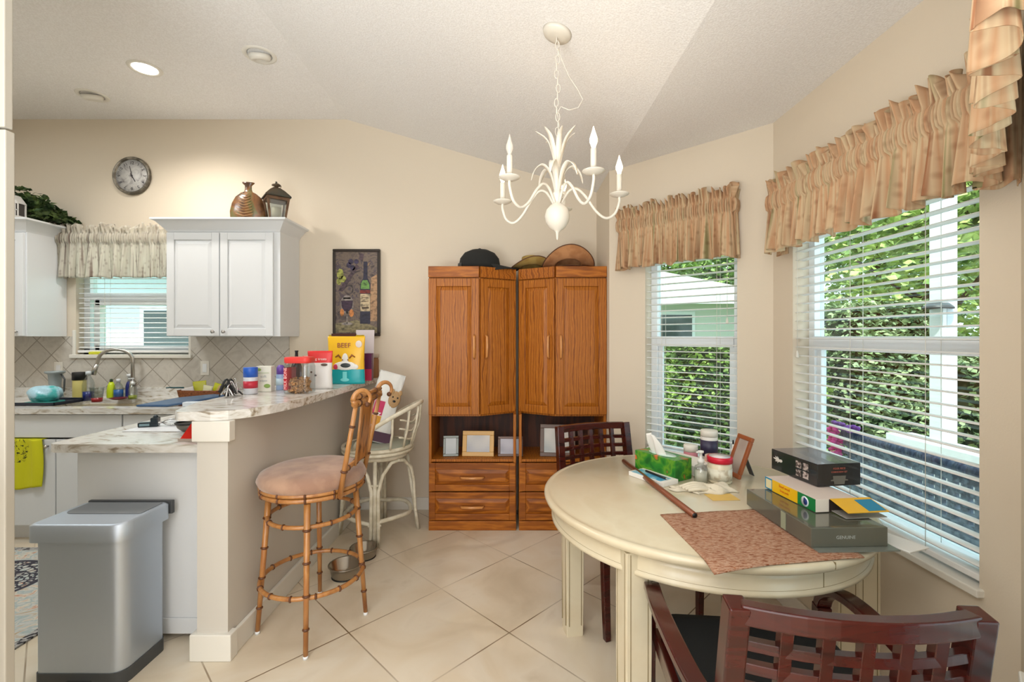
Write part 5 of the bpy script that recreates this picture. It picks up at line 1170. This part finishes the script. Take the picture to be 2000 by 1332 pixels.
m = MB(); m.grid(lambda u, v: ((.105+.008*math.sin(u*25+v*9))*math.cos(2*PI*u)*math.sin(PI*v)**.6, (.07+.006*math.sin(u*19+v*13))*math.sin(2*PI*u)*math.sin(PI*v)**.6-.005, .066-.058*math.cos(PI*v)+.006*math.sin(u*31+v*17)*math.sin(PI*v)), 40, 18); m.build('pack', mat('ice_blue_film', (176, 216, 232), .3, mix=((70, 172, 172), 9, (1, 1, 1), 3, (.48, .58)), bump=(40, .6, .008)), t)
MB().box(-.085, .085, -.072, .06, 0, .014).build('teal_edge', mat('teal_edge', (60, 160, 150), .4), t, bevel=.005)
bottle('spice_jar', 'yellow jar with a wide black lid behind the wipes', -3.36, 3.58, [(0, 0), (.04, 0), (.042, .01), (.042, .145), (.038, .15), (0, .15)], mat('mustard_jar', (196, 184, 110), .4), [(.045, .148), (.045, .205), (.042, .208), (0, .208)], M_black)
t = thing('steel_blender_jar', 'grey plastic pitcher at the far left of the counter', 'pitcher', (-3.57, 3.60, CZ)); m = MB(); m.lathe([(0, 0), (.05, 0), (.052, .01), (.036, .10), (.042, .19), (.06, .20), (.062, .214), (0, .216)], 24); m.build('body', mat('smoke_grey', (150, 160, 162), .3), t); MB().tube([(.05, 0, .19), (.075, 0, .15), (.07, 0, .06), (.045, 0, .03)], .006, 8).build('handle', M_dgrey, t)
bottle('water_bottle', 'clear bottle with blue liquid right of the wipes', -3.19, 3.47, [(0, 0), (.034, 0), (.037, .006), (.037, .12), (.030, .155), (.014, .185), (.013, .20)], M_clear, [(.017, .195), (.017, .222), (0, .224)], mat('cap_clear', (200, 208, 212), .3), ([(0, .004), (.033, .004), (.033, .07), (0, .07)], mat('blue_liquid', (28, 44, 130), .3)))
t = thing('plastic_cup', 'clear plastic cup with a red base left of the sink', 'cup', (-3.08, 3.42, CZ)); m = MB(); m.lathe([(.030, .0), (.033, .03), (.042, .105), (.044, .107)], 26, cap='b'); m.build('cup', M_clear, t, solid=.001); MB().lathe([(0, 0), (.031, 0), (.034, .03), (0, .03)], 24).build('red_drink', mat('red_drink', (150, 34, 40), .3), t)
t = thing('red_plate', 'small dark red saucer beside the plastic cup', 'saucer', (-3.03, 3.55, CZ)); MB().lathe([(0, 0), (.035, 0), (.06, .012), (.058, .014), (.03, .005), (0, .005)], 28).build('saucer', mat('dark_red_glaze', (112, 30, 36), .3), t)
bottle('dish_soap', 'lime green squeeze bottle behind the sink', -3.005-.165, 3.645, [(0, 0), (.026, 0), (.029, .01), (.029, .06), (.022, .10), (.012, .125), (0, .125)], mat('lime_liquid', (200, 220, 30), .3), [(.010, .122), (.010, .145), (.004, .15), (0, .15)], mat('dark_green_cap', (50, 70, 40), .4))
bottle('soap_bottle', 'clear bottle of blue dish soap behind the sink', -3.105, 3.635, [(0, 0), (.030, 0), (.033, .008), (.033, .07), (.026, .10), (.012, .12), (.012, .13)], M_clear, [(.014, .126), (.014, .15), (0, .152)], mat('cap_white', (226, 230, 232), .3), ([(0, .003), (.030, .003), (.030, .066), (0, .066)], mat('azure_liquid', (34, 110, 190), .3)))
bottle('soap_bottle', 'dark blue spray bottle just left of the faucet', -3.05, 3.675, [(0, 0), (.024, 0), (.026, .008), (.026, .09), (.018, .12), (.011, .13), (0, .13)], mat('navy_liquid', (30, 40, 110), .3), [(.013, .128), (.012, .165), (.02, .17), (.018, .185), (0, .187)], mat('cap_white', (226, 230, 232), .3))
t = thing('soap_dispenser', 'clear pump soap dispenser right of the blue bottles', 'soap dispenser', (-2.90-.06, 3.58, CZ))
t.location = (-2.915, 3.52, CZ) if False else (-2.985-.0, 3.56, CZ); t.location.x = -2.93
m = MB(); m.lathe([(0, 0), (.026, 0), (.029, .006), (.029, .07), (.022, .10), (.012, .108), (.012, .12)], 24); m.build('bottle', M_clear, t); MB().lathe([(0, .003), (.026, .003), (.026, .03), (0, .03)], 20).build('liquid', mat('olive_liquid', (160, 170, 50), .3), t)
m = MB(); m.lathe([(.014, .115), (.014, .13), (.005, .134), (.005, .155), (.010, .157), (.010, .164), (0, .165)], 14); m.tube([(0, 0, .160), (-.03, -.004, .157)], .004, 8); m.build('pump', mat('cap_white', (226, 230, 232), .3), t)
t = thing('yellow_sponge', 'yellow sponge lying on the kitchen window sill', 'sponge', (-3.36, YB-.005, KW[2]+.0045)); MB().box(-.045, .045, -.022, .03, 0, .022).build('sponge', mat('sponge_yellow', (222, 222, 60), .9, bump=(120, .6, .004)), t, bevel=.004)
# tray and basket right of the sink
t = thing('blue_drying_mat', 'dark blue folded drying board leaning right of the sink', 'board', (-2.38, 3.24, CZ), R(0))
m = MB(); v = [(-.20, -.08, 0), (.02, -.085, 0), (.30, .13, .045), (.18, .16, .045), (-.02, .10, .03)]
m.add([(x, y, z+.001) for x, y, z in v]+[(x, y, z+.016) for x, y, z in v], [(0, 4, 3, 2, 1), (5, 6, 7, 8, 9)]+[(k, (k+1) % 5, (k+1) % 5+5, k+5) for k in range(5)], False); m.build('board', mat('steel_blue_rubber', (48, 84, 124), .3, coat=.3), t, bevel=.005)
t = thing('wicker_basket', 'brown wicker basket of snacks on the counter right of the window', 'basket', (-2.38, 3.57, CZ), R(-3))
wk_ = mat('wicker_brown', (150, 88, 44), .7, mix=((104, 56, 28), 60, (1, 1, 4), 2, (.4, .6)), bump=(120, .9, .006))
pw = rr(-.17, .17, -.085, .085, .03, 5); m = MB(); loft(m, [[(x*q, y*q, z) for x, y in pw] for q, z in ((.9, 0), (.96, .03), (1, .065), (1.02, .075), (.95, .075), (.93, .04), (.86, .01))]); m.build('basket', wk_, t)
for k, (x, rgb, h_, rz_) in enumerate(((-.10, (224, 218, 214), .075, 10), (-.045, (206, 206, 60), .12, 30), (.03, (230, 228, 190), .09, -14), (.075, (212, 216, 40), .10, 25), (.12, (206, 170, 120), .085, -8))):
    b = thing('snack_packet', ['white snack packet at the left of the basket', 'tall yellow packet rising from the basket', 'cream snack packet in the middle of the basket', 'yellow-green packet in the right half of the basket', 'tan packet at the right end of the basket'][k], 'packet', (-2.38+x, 3.57+(.02 if k % 2 else -.02), CZ+.018), R(rz_))
    m = MB(); pouch(m, .09, h_, .03, RY(R(-16+12*k)), 16, 10, crumple=.002, seed=k); m.build('packet', plain('packet_%d_%d_%d' % rgb, rgb, .3), b)
t = thing('teal_spatula', 'teal handled brush sticking out left of the basket', 'brush', (-2.60, 3.58, CZ+.082), rot=(0, R(-6), 0)); m = MB(); m.tube([(-.05, 0, .01), (.05, 0, 0)], .006, 8); m.tube([(-.065+.016*math.cos(2*PI*k/14), .016*math.sin(2*PI*k/14), .012) for k in range(14)], .0045, 7, closed=True); m.build('handle', mat('teal_handle', (34, 84, 92), .4), t)
t = thing('blue_sponge_pack', 'bright blue and white sponge pack near the bar', 'pack', (-2.13, 3.22, CZ), R(4)); MB().box(-.03, .06, -.035, .035, 0, .032).build('blue_pack', mat('cyan_film', (30, 138, 176), .35), t, bevel=.005); MB().box(-.15, -.032, -.03, .03, 0, .03).build('white_pack', mat('white_film', (218, 226, 234), .35), t, bevel=.005)
# pull chain hook on backsplash
# ------------------------------------------------------------------ outside
grass = mat('grass', (104, 140, 52), .95, mix=((140, 172, 70), 3, (1, 1, 1), 6, (.4, .6)))
struct(MB().box(-14, 16, 3.95, 26, -.35, -.3).build('ground_lawn', grass), 'sunlit lawn', 'lawn')
struct(MB().box(1.72, 14, -8, 3.94, -.35, -.3).build('ground_patio', mat('patio_concrete', (176, 172, 162), .9)), 'patio', 'patio')
def hedge(name, label, x0, x1, y0, y1, z0, z1, n, size, seed, rgb, rgb2, core=True, cat='hedge'):
    rnd = random.Random(seed); cx, cy = (x0+x1)/2, (y0+y1)/2; t = thing(name, label, cat, (cx, cy, z0)); hx, hy, hz = (x1-x0)/2, (y1-y0)/2, z1-z0
    m = MB(); pts = []
    for _ in range(n):
        f = rnd.random(); u = rnd.uniform(-1, 1); v = rnd.uniform(-1, 1); z = rnd.uniform(0, 1); j = 1+rnd.uniform(-.12, .04)
        if f < .28: p = (u*hx, v*hy, hz*(1-abs(rnd.gauss(0, .03))))
        elif f < .62: p = (u*hx, -hy*j, z*hz)
        elif f < .86: p = (-hx*j, v*hy, z*hz)
        else: p = (hx*j, v*hy, z*hz)
        pts.append(Vector(p))
    leaves(m, pts, size, rnd); m.build('foliage', mat(name+'_leaf', rgb, .5, mix=(rgb2, 5, (1, 1, 1), 3, (.4, .62))), t)
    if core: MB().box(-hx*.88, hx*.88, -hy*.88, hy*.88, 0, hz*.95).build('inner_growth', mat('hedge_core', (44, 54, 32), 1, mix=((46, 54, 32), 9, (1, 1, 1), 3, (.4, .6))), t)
    return t
def tree(label, x, y, h, r, n, size, seed, rgb, rgb2, trunk=.14, low=.35):
    rnd = random.Random(seed); t = thing('garden_tree', label, 'tree', (x, y, -.3)); m = MB(); pts = []
    blobs = [(rnd.uniform(-.55, .55)*r, rnd.uniform(-.55, .55)*r, h*rnd.uniform(low, .92), r*rnd.uniform(.35, .6)) for _ in range(11)]
    for _ in range(n):
        b = rnd.choice(blobs); d = Vector((rnd.gauss(0, 1), rnd.gauss(0, 1), rnd.gauss(0, 1))).normalized(); pts.append(Vector(b[:3])+d*b[3]*rnd.uniform(.55, 1.05))
    leaves(m, pts, size, rnd); m.build('foliage', mat('tree_leaf_%d' % seed, rgb, .5, mix=(rgb2, 3, (1, 1, 1), 3, (.4, .6))), t)
    m = MB(); m.tube(smooth([(0, 0, 0), (.05, .03, h*.3), (-.03, 0, h*.6), (.05, 0, h*.85)], 4), [trunk*(1-.055*k) for k in range(13)], 9)
    for k in range(6): a = rnd.uniform(0, 6.3); m.tube([(0, 0, h*(.3+.08*k)), (math.cos(a)*r*.5, math.sin(a)*r*.5, h*(.45+.08*k))], [trunk*.4, trunk*.12], 6)
    m.build('trunk', mat('bark', (96, 82, 66), .9, mix=((66, 54, 44), 12, (1, 1, .3), 4, (.4, .6))), t); return t
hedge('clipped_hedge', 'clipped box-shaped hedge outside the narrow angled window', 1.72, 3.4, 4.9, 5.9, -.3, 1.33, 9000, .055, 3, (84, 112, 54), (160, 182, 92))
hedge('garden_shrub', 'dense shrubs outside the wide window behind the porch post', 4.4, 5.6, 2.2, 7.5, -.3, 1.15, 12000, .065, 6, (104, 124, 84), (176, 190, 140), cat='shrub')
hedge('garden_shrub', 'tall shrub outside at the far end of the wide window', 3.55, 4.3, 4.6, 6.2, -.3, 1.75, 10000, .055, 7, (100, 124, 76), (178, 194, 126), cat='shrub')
tree('bushy tree above the shrubs outside the wide window', 6.0, 6.6, 5.6, 2.0, 15000, .10, 4, (112, 138, 70), (190, 206, 120))
tree('tree outside the wide window nearest its right edge', 7.7, 9.6, 6.2, 2.2, 15000, .11, 5, (110, 136, 76), (186, 202, 124))
tree('tall tree behind the white house seen through the narrow window', 5.2, 17.8, 8.0, 2.8, 8000, .20, 8, (96, 124, 60), (168, 190, 104))
tree('paler farther tree right of the tall one behind the white house', 8.8, 19.5, 7.8, 2.5, 6000, .22, 9, (96, 124, 70), (160, 184, 110))
tree('far tree beyond the dark fence outside the wide window', 11.2, 12.0, 8.0, 3.2, 12000, .2, 10, (110, 136, 70), (190, 208, 124))
# dark board fence
t = thing('board_fence', 'dark weathered board fence behind the shrubs', 'fence', (9.0, 5.0, -.3)); m = MB()
for k in range(9): m.box(0, .03, -5, 6, .03+.19*k, .205+.19*k)
m.build('boards', mat('weathered_board', (96, 86, 74), .9, mix=((70, 62, 54), 4, (1, 1, 6), 4, (.4, .6))), t)
for k in range(5): MB().box(-.05, .0, -4.9+2.6*k, -4.8+2.6*k, 0, 1.9).build('post', mat('weathered_post', (84, 74, 62), .9), t)
# porch post with lantern and low wall
t = thing('porch_post', 'white porch post outside the wide window', 'post', (2.62, 2.80, -.3))
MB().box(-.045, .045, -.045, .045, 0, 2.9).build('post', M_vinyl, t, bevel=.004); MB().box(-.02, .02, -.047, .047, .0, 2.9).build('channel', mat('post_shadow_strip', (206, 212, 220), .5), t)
t = thing('porch_lamp', 'small dark lamp fixed to the white porch post', 'lamp', (2.56, 2.77, 1.60)); m = MB(); m.lathe([(0, 0), (.05, 0), (.075, -.025), (.075, -.035), (0, -.03)], 20); m.box(-.01, .06, -.01, .01, -.005, .02); m.build('shade', M_dgrey, t)
t = thing('porch_wall', 'low white porch wall with a cap under the post', 'wall', (2.62, 1.9, -.3)); MB().box(-.06, .06, -1.6, 1.2, 0, 1.0).build('panel', mat('stucco_white', (220, 224, 226), .8), t); MB().box(-.09, .09, -1.62, 1.22, 1.0, 1.05).build('cap', M_vinyl, t, bevel=.004)
# wicker sofa
t = thing('wicker_sofa', 'blue-grey woven patio sofa back just outside the wide window', 'sofa', (1.92, 1.75, -.3))
wm = mat('wicker_blue_grey', (128, 142, 162), .5, mix=((74, 86, 108), 40, (1, 1, 1), 2, (.4, .6)))
m = MB(); 
for k in range(30): m.box(-.012, .012, -.90+.06*k, -.87+.06*k, .30, 1.12)
for k in range(17): m.box(-.016, .016, -.92, .92, .31+.048*k, .335+.048*k)
m.build('woven_back', wm, t)
m = MB(); P = [(.0+.004*math.sin(k*1.6), -.92+.0153*k, 1.14+.004*math.cos(k*1.6)) for k in range(121)]; m.tube(P, .028, 8); m.build('top_roll', mat('wicker_dark_roll', (46, 54, 84), .5, mix=((86, 96, 124), 30, (1, 3, 1), 2, (.4, .6))), t)
m = MB(); m.box(.0, .62, -.90, .90, .30, .44); m.build('seat', wm, t, bevel=.01)
for sy in (-1, 1):
    m = MB(); m.box(.0, .62, sy*.88-.04, sy*.88+.04, .30, .75); m.build('arm', wm, t, bevel=.012)
    for x in (.03, .58): m = MB(); m.box(x-.025, x+.025, sy*.86-.025, sy*.86+.025, 0, .30); m.build('leg', wm, t)
rnd = random.Random(3); t = thing('flower_garland', 'pink and purple flower garland on the end of the woven sofa', 'garland', (1.90, 2.64, .55))
for nm, rgb, P in (('pink_flowers', (226, 60, 150), [(-.02, .04, .10+.02*k) for k in range(12)]), ('purple_flowers', (120, 60, 150), [(-.01, .02-.03*k, .34) for k in range(5)])):
    m = MB()
    for p in P:
        for _ in range(6): m.ball((p[0]+rnd.uniform(-.03, .03), p[1]+rnd.uniform(-.03, .03), p[2]+rnd.uniform(-.015, .015)), (.016, .016, .010), 7, 5)
    m.build(nm, plain('petal_%d' % rgb[0], rgb, .7), t)
# neighbour houses
def house(label, o, d, L, D, zw, zr, wins, eave=.5, wall=(216, 220, 210), roof=(214, 212, 208)):
    F = frame(o, d); t = thing('neighbour_house', label, 'house', (o[0], o[1], -.3)); L0 = T(-o[0], -o[1], .3) @ F
    MB(L0).box(0, L, 0, D, -.3, zw).build('wall', mat('stucco_%d_%d' % wall[:2], wall, .9), t)
    m = MB(L0); e = eave
    m.add([(-e, -e, zw), (L+e, -e, zw), (L+e, D+e, zw), (-e, D+e, zw), (D/2, D/2, zr), (L-D/2, D/2, zr)], [(0, 1, 5, 4), (1, 2, 5), (2, 3, 4, 5), (3, 0, 4), (3, 2, 1, 0)], False)
    m.build('roof', mat('roof_%d' % roof[0], roof, .9, mix=(tuple(c-14 for c in roof), 12, (1, 1, 6), 3, (.4, .6))), t)
    MB(L0).box(-e, L+e, -e-.02, -e, zw-.14, zw+.02).build('fascia', M_vinyl, t)
    for a, b, c, d_ in wins:
        fr = MB(L0).box(a-.06, b+.06, -.04, .02, c-.06, d_+.06).build('window', M_vinyl, t); MB(L0).box(a, b, -.045, -.035, c, d_).build('pane', mat('dark_pane', (70, 82, 84), .1), fr)
    return t
house('white stucco neighbour house with pale roof seen through the narrow window', (-1.5, 9.0), (1, 0), 6.3, 5, 2.15, 3.3, [(3.2, 5.0, .9, 1.82)], eave=.4)
house('pale neighbour house seen through the kitchen window', (-9.0, 6.3), (1, 0), 6.6, 4, 2.35, 3.6, [(1.9, 3.0, .9, 1.75), (4.0, 5.2, .9, 1.75)], eave=.4, wall=(216, 226, 236), roof=(224, 222, 216))
